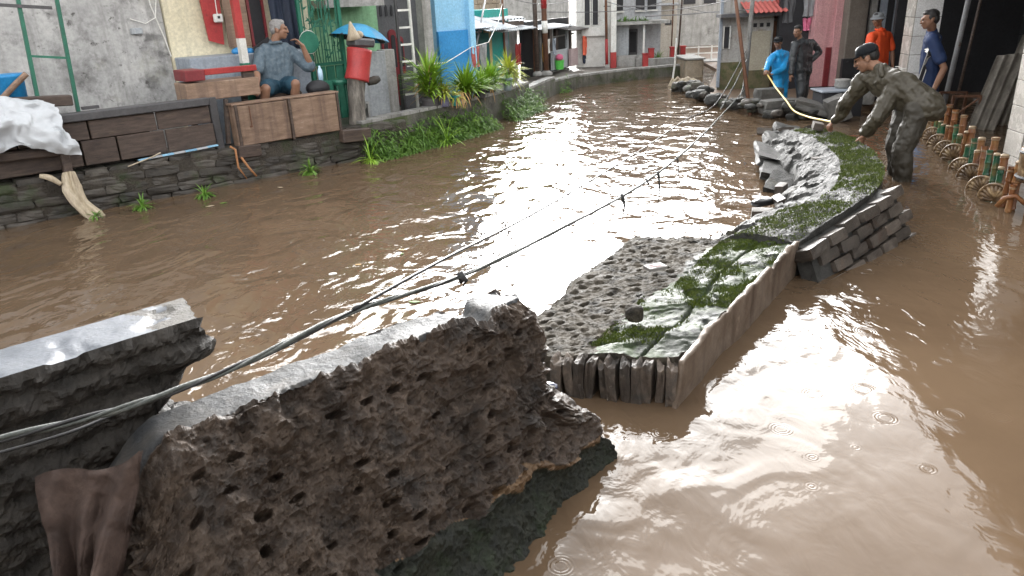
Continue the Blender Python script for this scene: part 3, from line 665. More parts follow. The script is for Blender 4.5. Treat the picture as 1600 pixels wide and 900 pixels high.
# green lattice gate
gt = thing('green_gate', 'dark green metal gate with a leafy cut-out panel beside the umbrella', 'gate', LB(4.27, .9, .32))
for s_ in (3.97, 4.56):
    b = MB(LF); b.box((s_, .9, 1.33), (.045, .045, 2.0)); add('post', b, M_GREENP, gt)
for z_ in (1.17, 2.3):
    b = MB(LF); b.box((4.265, .9, z_), (.545, .035, .04)); add('rail', b, M_GREENP, gt)
b = MB(LF)
for q in range(90):
    x = rnd.uniform(4.0, 4.53); z = rnd.uniform(1.22, 2.27); a = rnd.uniform(0, 6.28); l = rnd.uniform(.05, .11); w_ = l*.3
    d = Vector((math.cos(a), 0, math.sin(a))); n_ = Vector((-d.z, 0, d.x)); c = Vector((x, .9+rnd.uniform(-.006, .006), z))
    P_ = [c-d*l/2, c+n_*w_/2, c+d*l/2, c-n_*w_/2]; b.prism(P_, (0, .006, 0))
for q in range(14):
    x = 4.0+q*.04; b.bar((x, .9, 1.19), (x+rnd.uniform(-.06, .06), .9, 2.28), .01)
add('leaf_lattice', b, M_GREENP, gt)
for q in range(4):
    b = MB(LF); b.box((4.06+q*.14, .92, .78), (.12, .02, .72), bev=.004); add('lower_panel', b, M_GREENP, gt)
# round mirror / plate
mr_ = thing('round_sign', 'round green disc with a pale rim standing behind the seated man', 'disc', LB(4.10, .78, 1.3))
rx = Matrix(((1, 0, 0), (0, 0, -1), (0, 1, 0)))
b = MB(LF); b.lathe([(.0, 0), (.14, 0), (.14, .02), (0, .02)], (4.00, .80, 1.47), 28, rx); add('disc', b, M_GREENP, mr_)
b = MB(LF); b.tube([(4.00+.135*math.cos(a), .79, 1.47+.145*math.sin(a)) for a in np.linspace(0, 6.2832, 33)], .005, 6); add('rim', b, M_WHITE, mr_, smooth=True)
b = MB(LF); b.box((4.02, .82, .85), (.03, .03, 1.05)); add('stand', b, M_GREENP, mr_)
st = thing('round_stool', 'dark green plastic stool between the gate and the carved stump', 'stool', LB(4.2, .5, .3))
b = MB(LF); b.lathe([(.0, .79), (.13, .79), (.14, .76), (.13, .73), (0, .73)], (4.24, .52, .2), 20); add('seat', b, M_GREENP, st)
for q in range(4):
    a = q*math.pi/2+.5; b = MB(LF); b.tube([(4.24+.09*math.cos(a), .52+.09*math.sin(a), .95), (4.24+.13*math.cos(a), .52+.13*math.sin(a), .32)], .014, 6); add('leg', b, M_GREENP, st)

# green house with awning
h3 = house('pale_green_house', 'pale green house wall with a grey concrete awning behind the umbrella', 4.36, 5.72, 1.75, 6, 3.0, M_LIME, M_ROOFDK, roof=(.2, .0, .8))
b = MB(LF); b.box((5.0, 1.45, 1.93), (.95, .6, .10)); add('awning', b, M_CONCP, h3)
# open umbrella
um = thing('open_umbrella', 'open umbrella, bright blue outside and black inside, on the terrace', 'umbrella', LB(4.8, .75, 1.3))
M_UMB = mat('umbrella_blue', [(.02, .19, .36), (.03, .25, .44)], 6, .5, .1, 50); cu = Vector((4.80, .78, 1.66)); ax = Vector((.22, .02, .98)).normalized(); q_ = Vector((0, 0, 1)).rotation_difference(ax)
for k in range(8):
    a0_, a1_ = k*math.pi/4, (k+1)*math.pi/4; V = []
    for i in range(5):
        r_ = .42*i/4
        for j in range(5):
            a = a0_+(a1_-a0_)*j/4; sag = 1-.07*math.sin(math.pi*j/4)*(i/4); V.append(cu+q_ @ Vector((r_*sag*math.cos(a), r_*sag*math.sin(a), -1.1*r_*r_)))
    b = MB(LF); b.grid(V, 5, 5); V2 = [p-q_ @ Vector((0, 0, .006)) for p in V]; b.grid([V2[i] for i in range(25)], 5, 5); add('canopy_panel', b, [M_UMB, M_UMB, M_DARK, M_DARK, M_DARK, M_DARK, M_UMB, M_UMB][k] if False else M_UMB, um, smooth=True)
    b = MB(LF); b.tube([cu+q_ @ Vector((0, 0, -.02)), cu+q_ @ Vector((.2*math.cos(a0_), .2*math.sin(a0_), -.055)), cu+q_ @ Vector((.42*math.cos(a0_), .42*math.sin(a0_), -.205))], .004, 5); add('rib', b, M_STEEL, um)
b = MB(LF); b.tube([cu, cu-ax*.75], .008, 6); add('shaft', b, M_STEEL, um)
lin = MB(LF); V = []
for i in range(6):
    for j in range(33):
        a = j*math.pi/16; r_ = .40*i/5; V.append(cu+q_ @ Vector((r_*math.cos(a), r_*math.sin(a), -.02-1.12*r_*r_)))
lin.grid(V, 6, 33); add('black_lining', lin, M_DARK, um, label='black inner lining', smooth=True)

# carved stump wearing a red cloth
sm = thing('carved_stump', 'pale weathered tree stump wrapped in a red cloth beside the cabinet', 'stump', LB(4.3, .25, .36))
M_BARK = mat('grey_bark', [(.06, .052, .045), (.16, .145, .125), (.34, .31, .27)], 14, .8, .8, 60, stretch=(1, 1, .25), bdist=.015)
def trunk(pts, rad, seed, n=20, sub=5, amp=.12):
    P_ = interp(pts, np.linspace(0, 1, (len(pts)-1)*sub+1)); rr = np.interp(np.linspace(0, 1, len(P_)), np.linspace(0, 1, len(rad)), rad)
    V = []; k = len(P_)
    for i in range(k):
        d = Vector(P_[min(k-1, i+1)])-Vector(P_[max(0, i-1)]); d.normalize(); x = d.orthogonal().normalized() if i == 0 else (x-d*x.dot(d)).normalized(); y = d.cross(x)
        for q in range(n):
            a = 2*math.pi*q/n; nn = fbm(np.array([[math.cos(a)*2.2, math.sin(a)*2.2, P_[i][2]*2.]]), 1, 3, seed)[0]
            V.append(Vector(P_[i])+(x*math.cos(a)+y*math.sin(a))*rr[i]*(1+amp*nn*2))
    m = MB(); m.add(V, [(i*n+q, i*n+(q+1) % n, (i+1)*n+(q+1) % n, (i+1)*n+q) for i in range(k-1) for q in range(n)]+[tuple(range(n-1, -1, -1)), tuple((k-1)*n+q for q in range(n))]); return m
def LBs(l): return [tuple(LB(*p)) for p in l]
add('trunk', trunk(LBs([(4.24, .22, .28), (4.26, .22, .6), (4.31, .23, .95), (4.40, .24, 1.25), (4.44, .25, 1.40)]), [.13, .105, .11, .12, .09], 3), M_BARK, sm, smooth=True)
add('red_cloth', trunk(LBs([(4.31, .23, .98), (4.36, .235, 1.14), (4.42, .245, 1.36)]), [.165, .15, .165], 5, amp=.06), M_RED, sm, smooth=True)
add('knot', trunk(LBs([(4.46, .2, .94), (4.56, .17, .96), (4.62, .15, .98)]), [.05, .06, .035], 8, 10), M_DARKMUD, sm, smooth=True)
b = MB(LF); b.box((4.45, .25, 1.44), (.30, .26, .11), Matrix.Rotation(.1, 3, 'Y'), bev=.03); add('dark_crown', b, M_BEAM, sm)
b = MB(LF); b.lathe([(.10, 0), (.07, .06), (.04, .14), (.012, .22)], (4.34, .22, 1.49), 14, Matrix.Rotation(-.15, 3, 'Y')); b.ell((4.42, .22, 1.54), (.06, .05, .05)); add('plaster_figure', b, M_DRIFT, sm, smooth=True)
# low grey fence wall
lw = thing('low_grey_wall', 'low grey painted wall between the stump and the dark doors', 'wall', LB(5.05, .9, .3))
b = MB(LF); b.box((4.98, .97, .77), (.52, .14, 1.0), bev=.008); add('wall_body', b, M_GREYLOW, lw)
b = MB(LF); b.box((5.33, 1.02, .77), (.19, .18, 1.02), bev=.008); add('end_pier', b, M_CONCP, lw)
vb = thing('vent_block', 'small patterned concrete vent block at the foot of the grey wall', 'vent block', LB(4.62, .75, .33))
b = MB(LF)
for (c_, d_) in (((4.55, .78, .47), (.03, .08, .30)), ((4.77, .78, .47), (.03, .08, .30)), ((4.66, .78, .335), (.19, .08, .03)), ((4.66, .78, .605), (.19, .08, .03))): b.box(c_, d_)
add('frame', b, M_CONCP, vb); b = MB(LF); b.bar((4.57, .78, .35), (4.75, .78, .59), .025, .06); add('bar', b, M_CONCP, vb); b = MB(LF); b.bar((4.75, .785, .35), (4.57, .785, .59), .025, .06); add('bar', b, M_CONCP, vb)

# dark house with arched maroon doors
M_DKWALL = mat('dark_grey_wall', [(.07, .07, .075), (.11, .11, .115)], 4, .6, .2, 40)
h4 = house('dark_grey_house', 'dark grey house with arched maroon double doors', 5.73, 6.72, 1.8, 6, 2.9, M_DKWALL, M_ROOFDK, roof=(.3, .0, .8))
for (c_, hh, w_) in ((5.84, 1.35, .12), (5.98, 1.45, .14), (6.12, 1.35, .12)):
    b = MB(LF); arch = [(c_-w_/2, 1.77, .35), (c_+w_/2, 1.77, .35), (c_+w_/2, 1.77, hh)]+[(c_+w_/2*math.cos(a), 1.77, hh+w_/2*math.sin(a)) for a in np.linspace(.3, math.pi-.3, 7)]+[(c_-w_/2, 1.77, hh)]
    b.prism(arch, (0, .04, 0)); dn = add('door_leaf', b, M_MAROON, h4)
    b = MB(LF); wi = w_*.55; arch = [(c_-wi/2, 1.755, .95), (c_+wi/2, 1.755, .95), (c_+wi/2, 1.755, hh-.05)]+[(c_+wi/2*math.cos(a), 1.755, hh-.05+wi/2*math.sin(a)) for a in np.linspace(.3, math.pi-.3, 7)]+[(c_-wi/2, 1.755, hh-.05)]
    b.prism(arch, (0, .01, 0)); add('pane', b, M_DARK, dn)
for q in range(4):
    c_ = 5.82+q*.1; b = MB(LF); b.prism([(c_-.02, 1.78, 1.72)]+[(c_+.02, 1.78, 1.72), (c_+.02, 1.78, 1.85), (c_, 1.78, 1.88), (c_-.02, 1.78, 1.85)], (0, .015, 0)); add('vent_slot', b, M_DARK, h4)
ld = thing('white_ladder', 'tall narrow white ladder leaning by the dark house', 'ladder', LB(5.75, 1.05, .3))
for s_ in (5.60, 5.84):
    b = MB(LF); b.box((s_+.0, 1.05, 1.5), (.035, .03, 2.4)); add('rail', b, M_WHITE if s_ > 5.7 else M_BEAM, ld)
for q in range(8):
    b = MB(LF); b.box((5.72, 1.05, .6+q*.24), (.21, .02, .028)); add('rung', b, M_WHITE, ld)
b = MB(LF); b.box((5.50, 1.3, .62), (.05, .06, .62), bev=.006); add('stake', b, M_CONCP, label='short pale stake beside the low grey wall', cat='stake')
b = MB(LF); b.box((5.9, 1.35, .6), (.28, .1, .55), bev=.01); add('dark_bin', b, M_DKWALL, label='dark grey bin between the stake and the ladder', cat='bin')
pl = thing('grey_pillar', 'tall rough grey concrete pillar beside the blue house', 'pillar', LB(6.28, 1.3, .3)); b = MB(LF); b.box((6.28, 1.3, 1.6), (.17, .17, 2.7), taper=.92, bev=0); add('shaft', b, M_CONCP, pl)
b = MB(LF); b.box((6.28, 1.3, .36), (.26, .26, .1), bev=.01); add('foot', b, M_CONCP, pl)
h5 = house('blue_house', 'narrow house painted light blue above and deep blue below', 6.73, 7.45, 1.6, 6, 2.9, M_SKYB, M_ROOFDK, roof=(.2, .0, .8))
b = MB(LF); b.box((7.085, 1.58, .87), (.72, .06, 1.14)); add('lower_band', b, M_BLUE, h5)
b = MB(LF); b.box((7.40, 1.55, 1.8), (.11, .12, 2.9)); add('corner_pilaster', b, M_SKYB, h5)

# ---- shacks farther along the left bank
SF = frame((-.75, 13.6, 0), (.45, .893))
sh = thing('zinc_shack', 'open dark shack under patched zinc roof sheets behind the potted plants', 'shack', SF @ Vector((.9, .5, .3)))
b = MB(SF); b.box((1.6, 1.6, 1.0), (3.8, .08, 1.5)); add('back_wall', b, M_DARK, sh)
b = MB(SF); b.box((1.62, .45, .78), (.75, .05, 1.0)); add('teal_panel', b, mat('dark_teal', [(.01, .09, .085), (.015, .13, .12)], 4, .6, .1, 40), sh)
b = MB(SF); b.box((.0, .8, .85), (.12, .9, 1.1)); add('side_wall', b, M_WOODB, sh)
b = MB(SF); b.box((.3, .35, .85), (.10, .10, 1.15)); add('post', b, M_CREAM, sh)
b = MB(SF); b.box((.98, .2, .8), (.03, .03, 1.15)); add('post', b, M_STEEL, sh)
b = MB(SF); b.box((.95, .22, 1.33), (.7, .04, .03)); add('rail', b, M_STEEL, sh)
for (s0, s1, z0, z1, dt) in ((-.25, 1.1, 1.42, 1.95, 0.), (.75, 2.05, 1.36, 1.85, -.06), (1.6, 3.3, 1.30, 1.55, .1)):
    add('roof_sheet', corrugated(SF, s0, s1, -.15+dt, z0, 1.7, z1, .09, .012), M_ZINC, sh)
tl = house('teal_house', 'small shop front painted teal and ochre under a zinc edge', 2.0, 3.15, .55, 3, 1.7, M_TEAL, M_ZINC, roof=(.4, .35, .1), Mx=SF)
b = MB(SF); b.box((2.15, .535, .85), (.28, .03, 1.0)); add('ochre_panel', b, mat('ochre_wall', [(.42, .30, .14), (.5, .37, .2)], 4, .6, .1, 40), tl)
b = MB(SF); b.box((2.95, .53, .9), (.2, .03, 1.1)); add('grey_panel', b, M_DADO, tl)
bb = house('block_building', 'tall unpainted concrete block building above the shacks', 1.6, 6.1, 2.2, 7, 3.0, M_BLOCKW, M_ROOFDK, roof=(.3, 0, .6), Mx=SF)
for i in range(11):
    for j in range(4):
        b = MB(SF); b.box((1.85+i*.4+.2*(j % 2), 2.195, 1.5+j*.19), (.385, .03, .175), bev=.006); add('block', b, M_BLOCKW, bb)
sk = thing('plank_shack', 'dark plank shack with hanging laundry under a pale roof edge', 'shack', SF @ Vector((5, .6, .3)))
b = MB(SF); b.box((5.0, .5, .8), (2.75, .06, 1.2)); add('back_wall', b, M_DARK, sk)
for q, (s_, m_) in enumerate(((3.75, M_RUST), (3.95, M_WOODB), (4.35, M_CONCP), (4.6, M_WOODD), (4.85, M_CONCP), (5.3, M_WOODD), (5.65, M_GREYLOW), (6.0, M_WOODD))):
    b = MB(SF); b.box((s_, .22+.07*(q % 3), .78), (.14 if q % 2 else .09, .05, .95)); add('plank', b, m_, sk)
b = MB(SF); b.box((4.9, .12, .52), (.9, .05, .42)); add('low_board', b, M_GREYLOW, sk)
b = MB(SF); b.box((5.75, .10, .5), (.5, .05, .4)); add('low_board', b, mat('pale_pink_board', [(.4, .3, .3), (.5, .4, .4)], 4, .6, .1, 40), sk)
b = MB(SF); b.box((3.4, .62, .8), (.5, .05, 1.2)); add('side_panel', b, M_CONCP, sk)
add('roof_sheet', corrugated(SF, 3.5, 5.4, -.05, 1.24, 2.2, 1.5, .09, .012), M_ZINC, sk)
add('roof_sheet', corrugated(SF, 5.2, 6.5, -.1, 1.13, 2.2, 1.4, .09, .012), M_ROOFDK, sk)
b = MB(SF); b.bar((5.0, .3, .35), (5.35, .6, 1.15), .03); add('prop', b, M_WOODB, sk)
b = MB(SF); b.bar((5.0, .35, 1.0), (6.3, .3, 1.02), .03); add('rail', b, M_CONCP, sk)

def pole(name, label, a, c, r_, m, n=10, bands=None):
    t = thing(name, label, 'pole', a); b = MB(); b.tube([a, Vector(a).lerp(Vector(c), .5), c], [r_, r_*.95, r_*.9], n); add('shaft', b, m, t, smooth=True)
    for (f0, f1, mm) in bands or []:
        b = MB(); b.tube([Vector(a).lerp(Vector(c), f0), Vector(a).lerp(Vector(c), f1)], r_*1.08, n); add('painted_band', b, mm, t, smooth=True)
    b = MB(); b.lathe([(r_*2.2, 0), (r_*2.2, .05), (r_*1.1, .09)], a, 12); add('footing', b, M_CONCP, t)
    return t
pole('rusty_pole', 'slim rusty pole in front of the teal shop', SF @ Vector((1.92, .05, .3)), SF @ Vector((1.90, .05, 3.2)), .022, M_RUST)
pole('banded_pole', 'thick dark pole with red and white bands at the plank shack corner', SF @ Vector((3.62, -.1, .3)), SF @ Vector((3.50, -.1, 3.4)), .06, M_RUST, bands=[(.28, .36, M_WHITE), (.44, .62, M_RED)])
pole('grey_wooden_pole', 'grey wooden pole right beside the banded pole', SF @ Vector((3.48, .05, .3)), SF @ Vector((3.36, .05, 3.4)), .05, M_WOODD)
pole('leaning_prop', 'thin grey pole propped across the zinc roofs', SF @ Vector((.35, -.1, .9)), SF @ Vector((1.75, .3, 2.0)), .02, M_STEEL)

# laundry on the left bank
def cloth(name, label, Mx, s0, s1, t, z0, z1, m, folds=2): return drape(Mx, s0, s1, t, z0, z1, folds, .02, m, name, label=label, cat='laundry', group='laundry hung along the banks')
M_CLR = mat('red_check_cloth', [(.32, .06, .06), (.45, .14, .13)], 20, .8, .1, 60); M_CLG = mat('grey_cloth', [(.2, .2, .21), (.3, .3, .31)], 10, .8, .1, 60); M_CLO = mat('orange_cloth', [(.62, .10, .05), (.75, .16, .09)], 8, .7, .15, 50); M_CLM = mat('maroon_cloth', [(.20, .015, .03), (.28, .025, .045)], 8, .75, .15, 50); M_CLP = mat('pink_cloth', [(.55, .10, .2), (.6, .2, .3)], 8, .75, .15, 50)
cloth('hanging_cloth', 'faded red checked cloth hanging behind the tallest potted plant', SF, -.42, -.17, -.5, .82, 1.15, M_CLR); cloth('hanging_cloth', 'pale grey cloth hanging beside the red checked one', SF, -.12, .10, -.5, .62, 1.18, M_CLG)
cloth('hanging_cloth', 'crimson heap of cloth hanging low in the zinc shack', SF, .55, 1.0, .25, .72, .95, mat('crimson_cloth', [(.35, .02, .08), (.45, .04, .1)], 8, .7, .2, 30), 3)
cloth('hanging_cloth', 'orange shirt hanging beside the red pole', SF, 6.15, 6.45, .0, .5, .95, M_CLO); cloth('hanging_cloth', 'dark trousers hanging under the orange shirt', SF, 6.22, 6.42, .02, .3, .5, M_CURT)
cloth('hanging_cloth', 'red and ochre cloth hanging at the banded pole', SF, 3.05, 3.3, .35, .55, .98, M_RED)
ln = thing('clothes_line', 'sagging pale clothes line strung before the zinc shack', 'line', SF @ Vector((-.5, -.5, 1.1))); b = MB(); b.tube([LB(5.6, .9, 1.02), LB(6.3, .85, 1.02), SF @ Vector((-.45, -.5, 1.16)), SF @ Vector((.2, -.5, 1.2)), SF @ Vector((1.0, -.3, 1.5)), SF @ Vector((1.9, .05, 1.8))], .006, 6); add('cord', b, M_WHITE, ln)
b = MB(SF); b.lathe([(.09, 0), (.10, .12), (.11, .2)], (4.62, .0, .32), 12); gbk = add('green_bucket', b, mat('lime_plastic', [(.08, .45, .06), (.12, .55, .1)], 5, .4, .05, 30), label='small bright green bucket in front of the plank shack', cat='bucket')
b = MB(SF); b.ell((4.62, .0, .58), (.10, .09, .08)); b.ell((4.7, .02, .55), (.07, .06, .06)); add('laundry_heap', b, M_CLP, label='pink laundry heaped on the green bucket', cat='laundry', smooth=True)

# ---- far end of the river
wh = thing('white_house', 'white two storey house with tall windows at the far river bend', 'house', (2.4, 19.4, .3))
b = MB(); b.box((2.35, 20.3, 1.7), (.95, 2, 3.0)); add('wall', b, M_WHITE, wh); b = MB(); b.box((2.3, 19.25, 1.05), (.62, .12, .22)); add('balcony_band', b, M_SKYB if False else M_WHITE, wh)
for x in (2.14, 2.34):
    b = MB(); b.box((x, 19.28, 1.6), (.15, .04, .8)); wd = add('window', b, M_DARK, wh); b = MB()
    for (dx, dz, sx, sz) in ((-.075, 0, .02, .84), (.075, 0, .02, .84), (0, .42, .17, .02), (0, -.42, .17, .02)): b.box((x+dx, 19.25, 1.6+dz), (sx, .03, sz))
    add('frame', b, M_WHITE, wd)
pole('red_pole', 'rust red pole standing at the corner of the white house', (2.58, 18.9, .19), (2.52, 18.9, 3.3), .035, M_RUST, bands=[(0., .22, M_RED)])
p2_ = thing('white_red_pillar', 'white pillar with a red foot at the far house porch', 'pillar', (2.74, 18.95, .2)); b = MB(); b.box((2.74, 18.95, 1.4), (.13, .13, 1.9)); add('shaft', b, M_WHITE, p2_); b = MB(); b.box((2.74, 18.95, .36), (.14, .14, .4)); add('foot', b, M_RED, p2_)
ph = thing('porch_house', 'grey house with a flat porch roof and white column at the far bend', 'house', (3.4, 19.4, .2))
b = MB(); b.box((3.4, 21.2, 1.6), (1.5, 2, 3.0)); add('wall', b, mat('pale_grey_render', [(.34, .35, .37), (.44, .45, .46)], 3, .6, .2, 40, streak=(.28, .28, .28)), ph)
b = MB(); b.box((3.02, 19.9, .62), (.36, .9, 1.1)); add('porch_block', b, M_GREYLOW, ph)
b = MB(); b.box((3.45, 19.75, 1.20), (1.4, 1.3, .07)); add('porch_roof', b, M_CONCP, ph)
b = MB(); b.box((3.55, 19.3, .68), (.045, .045, .95)); add('column', b, M_WHITE, ph)
b = MB(); b.box((3.42, 20.15, .62), (.24, .05, .8)); dr_ = add('door', b, M_MAROON if False else M_DKWALL, ph); b = MB(); b.box((3.42, 20.12, .7), (.16, .02, .5)); add('pane', b, M_DARK, dr_)
for x in (3.05, 3.6, 3.9):
    b = MB(); b.box((x, 20.18, 1.72), (.22, .05, .5)); wd = add('window', b, M_DARK, ph); b = MB(); b.box((x, 20.14, 1.45), (.27, .06, .04)); add('sill', b, M_WHITE, wd)
b = MB(); b.box((3.22, 19.2, .30), (.7, .1, .3)); add('low_wall', b, M_CONCP, ph)
fh = thing('striped_house', 'pale house with white striped shutters behind the far bollards', 'house', (4.3, 22.5, .1)); b = MB(); b.box((4.35, 23.6, 2.2), (1.5, 2, 4.4)); add('wall', b, M_CREAM if False else mat('warm_render', [(.42, .38, .32), (.5, .46, .4)], 3, .7, .2, 40, streak=(.33, .29, .24)), fh)
for q in range(5):
    b = MB(); b.box((3.95+q*.10, 22.57, .95), (.045, .05, .75)); add('shutter_slat', b, M_WHITE, fh)
b = MB(); b.box((4.85, 22.58, 1.05), (.18, .05, .12)); add('vent', b, M_DARK, fh); b = MB(); b.box((4.6, 22.4, 1.55), (.9, .3, .06)); add('ledge', b, M_ZINC, fh)
gh = thing('tall_grey_building', 'tall streaked grey concrete building closing the far end', 'building', (6.2, 27, 0)); b = MB(); b.box((6.4, 28, 2.8), (3.4, 2, 5.6)); add('wall', b, M_CONCP, gh)
for (x, z) in ((5.6, 1.6), (6.5, 1.7), (7.2, 1.7)):
    b = MB(); b.box((x, 26.98, z), (.4, .05, .5)); add('window', b, M_DARK, gh)
b = MB(); b.box((5.4, 26.9, 2.3), (1.2, .3, .08)); add('ledge', b, M_CONCP, gh)
gd = thing('garden_wall', 'stub of mossy stone river wall at the far bend', 'wall', (4.55, 17.9, 0)); b = MB(); b.box((4.45, 18.25, .10), (.42, 1.1, .60), bev=.03); add('wall_body', b, M_BLOCKW, gd); b = MB(); b.box((4.45, 18.25, .415), (.48, 1.16, .04), bev=.01); add('coping', b, M_CONCP, gd)
b = MB(); b.box((3.9, 18.95, .12), (1.2, .25, .5)); add('return_wall', b, M_CONCP, gd)
for i, (x, y, h_, z0, lab) in enumerate(((3.42, 18.35, .62, -.1, 'red bollard standing in the water before the porch house'), (3.72, 19.2, .4, .17, 'small red bollard beside the porch step'), (4.30, 19.4, .40, .17, 'red bollard behind the stone wall stub'), (4.60, 19.6, .40, .17, 'red bollard with a white mark near the bridge rail'), (5.75, 20.2, .62, -.2, 'red post at the house corner by the bridge'))):
    b = MB(); b.box((x, y, z0+h_/2), (.13, .13, h_), taper=.95, bev=0); t = thing('red_bollard', lab, 'bollard', (x, y, z0), 'red bollards at the far bend'); add('shaft', b, M_RED, t); b = MB(); b.box((x, y, z0+h_+.01), (.15, .15, .03)); add('cap', b, M_RED, t)
br = thing('bridge_rail', 'low white railing of the small bridge at the far end', 'railing', (5.4, 21, .1))
for z_ in (.28, .44):
    b = MB(); b.bar((4.95, 21, z_), (6.1, 21, z_), .03); add('rail', b, M_WHITE, br)
for q in range(4):
    b = MB(); b.box((5.0+q*.36, 21, .26), (.035, .035, .42)); add('post', b, M_WHITE, br)
b = MB(); b.box((5.5, 21.2, -.02), (1.4, .8, .2)); add('deck', b, M_CONCP, br)
ft = thing('water_tap_stand', 'white box over a blue drum at the grey house corner', 'drum', (5.55, 19.2, .2)); b = MB(); b.box((5.5, 19.0, .87), (.18, .14, .15), bev=.01); add('box', b, M_WHITE, ft); b = MB(); b.lathe([(.08, .3), (.10, .45), (.10, .78)], (5.5, 19, 0), 12); add('drum', b, M_BLUE, ft); b = MB(); b.box((5.5, 19, .12), (.2, .2, .36)); add('stand', b, M_RED, ft)
for (a, c, lab) in (((2.5, 18.9, 1.62), (4.6, 20.0, 1.56), 'grey pipe spanning high across the far bend'), ((3.5, 18.9, 1.35), (5.6, 19.5, 1.38), 'second grey pipe spanning below the first across the river')):
    b = MB(); b.tube([a, Vector(a).lerp(Vector(c), .5)-Vector((0, 0, .02)), c], .014, 6); add('overhead_pipe', b, M_STEEL, label=lab, cat='pipe')
pole('dark_far_pole', 'thin dark pole before the striped house', (4.62, 20.2, .2), (4.72, 20.2, 3), .025, M_WOODD); pole('thin_far_pole', 'slender rust coloured pole left of the dark one', (4.4, 20, .2), (4.42, 20, 3), .018, M_RUST)
b = MB(); b.box((3.6, 50, 3), (14, 2, 6)); add('distant_house', b, M_CONCP, label='distant grey house row closing the valley', cat='house')

cloth('hanging_cloth', 'white shirt hanging deep in the plank shack', SF, 4.1, 4.3, .1, .7, 1.0, M_WHITE); cloth('hanging_cloth', 'ochre cloth hanging at the plank shack corner', SF, 3.8, 3.98, .05, .55, .95, mat('ochre_cloth', [(.45, .25, .05), (.55, .33, .1)], 8, .75, .15, 50)); cloth('hanging_cloth', 'faded blue cloth hanging beside the white shirt', SF, 4.45, 4.6, .08, .65, 1.0, M_DADO)
for (pts, lab) in (([LB(7.4, 1.5, 2.1), SF @ Vector((3.5, -.1, 1.75)), (2.55, 18.9, 1.9)], 'slack black wire from the blue house to the red pole'), ([SF @ Vector((3.45, .05, 1.6)), (2.9, 18.3, 1.52), (4.65, 20.2, 1.75)], 'black wire sagging from the banded pole to the dark far pole'), ([(2.55, 18.9, 1.72), (3.4, 17.0, 1.5), (4.33, 13.45, 1.75)], 'wire crossing the river from the red pole to the pale pole'), ([(4.65, 20.2, 1.5), (4.6, 17, 1.42), (4.36, 13.5, 1.55)], 'wire from the dark far pole to the pale pole')):
    b = MB(); b.tube([tuple(p) for p in interp([tuple(q) for q in pts], np.linspace(0, 1, 20))], .007, 5); add('overhead_line', b, M_DKWALL, label=lab, cat='wire')

# ================================================================== right bank
mg = MB(); mg.prism([(5.3, 18.9, .05), (4.25, 15.6, .05), (3.62, 14.9, .05), (3.75, 13.8, .06), (3.95, 12.3, .05), (4.5, 11.45, .04), (5.2, 11.6, .04), (6.5, 12.3, .1), (14, 13, .1), (14, 40, .1), (7.2, 40, .1)], (0, 0, -.6))
add('muddy_bank', mg, MUD, kind='structure', label='muddy ground at the foot of the right houses', origin=(0, 0, 0))
M_GREYH = mat('old_white_render', [(.36, .35, .33), (.46, .45, .43)], 3, .7, .25, 40, spots=[((.20, .19, .165), 3, (.55, .7)), ((.30, .24, .18), 1.5, (.55, .7))], streak=(.24, .22, .19))
rh = thing('old_white_house', 'old whitewashed house with a damp mossy foot behind the two raincoat men', 'house', (4.7, 15, 0))
b = MB(); b.prism([(4.22, 14.9, 0), (5.22, 14.9, 0), (6.5, 18.9, 0), (5.42, 18.9, 0)], (0, 0, 4.0)); add('wall', b, M_GREYH, rh)
b = MB(); b.box((4.71, 14.895, .28), (1.02, .04, .56)); add('damp_plinth', b, mat('damp_moss_wall', [(.10, .085, .05), (.15, .125, .07), (.20, .17, .10)], 4, .7, .4, 40, spots=((.07, .09, .03), 3, (.5, .62))), rh)
b = MB(); b.box((4.32, 14.88, 1.02), (.10, .04, .38)); wd = add('window', b, M_DARK, rh); b = MB()
for dx in (-.06, .06): b.box((4.32+dx, 14.86, 1.02), (.02, .03, .42))
add('frame', b, M_WHITE, wd)
b = MB(); b.box((4.96, 14.88, .75), (.42, .03, .72)); add('sand_panel', b, mat('sand_panel', [(.30, .27, .21), (.37, .34, .27)], 4, .7, .2, 40), rh)
for q in range(3):
    b = MB(); b.box((4.86+q*.125, 14.88, 1.22), (.06, .03, .07)); add('vent_hole', b, M_DARK, rh)
b = MB(); b.box((4.66, 14.7, 1.42), (1.12, .35, .06)); add('eave', b, M_DKWALL, rh)
add('awning', corrugated(frame((4.55, 14.4, 0), (1, 0)), 0, .75, 0, 1.46, .55, 1.66, .09, .012), mat('red_awning', [(.42, .10, .09), (.5, .14, .12)], 4, .5, .1, 30), rh)
b = MB(); b.box((4.2, 14.86, 1.9), (.05, .05, 3.6)); add('corner_pipe', b, M_SKYB if False else M_DADO, rh)
sh2 = thing('dark_passage', 'dark open passage full of hanging clothes between white house and pink door', 'shed', (5.5, 15.2, .1))
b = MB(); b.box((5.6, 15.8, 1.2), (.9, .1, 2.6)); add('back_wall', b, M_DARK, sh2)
for (x, m_) in ((5.28, M_RUST), (5.42, M_WOODD), (5.7, M_WOODD)):
    b = MB(); b.box((x, 15.0, 1.1), (.05, .05, 2.2)); add('post', b, m_, sh2)
b = MB(); b.box((5.5, 14.95, 1.30), (.7, .05, .05)); add('rail', b, M_WOODD, sh2)
b = MB(); b.box((5.55, 15.3, 2.6), (1.2, 1.4, .06)); add('roof', b, M_ROOFDK, sh2)
RS = frame((5.0, 14.55, 0), (1, -.06))
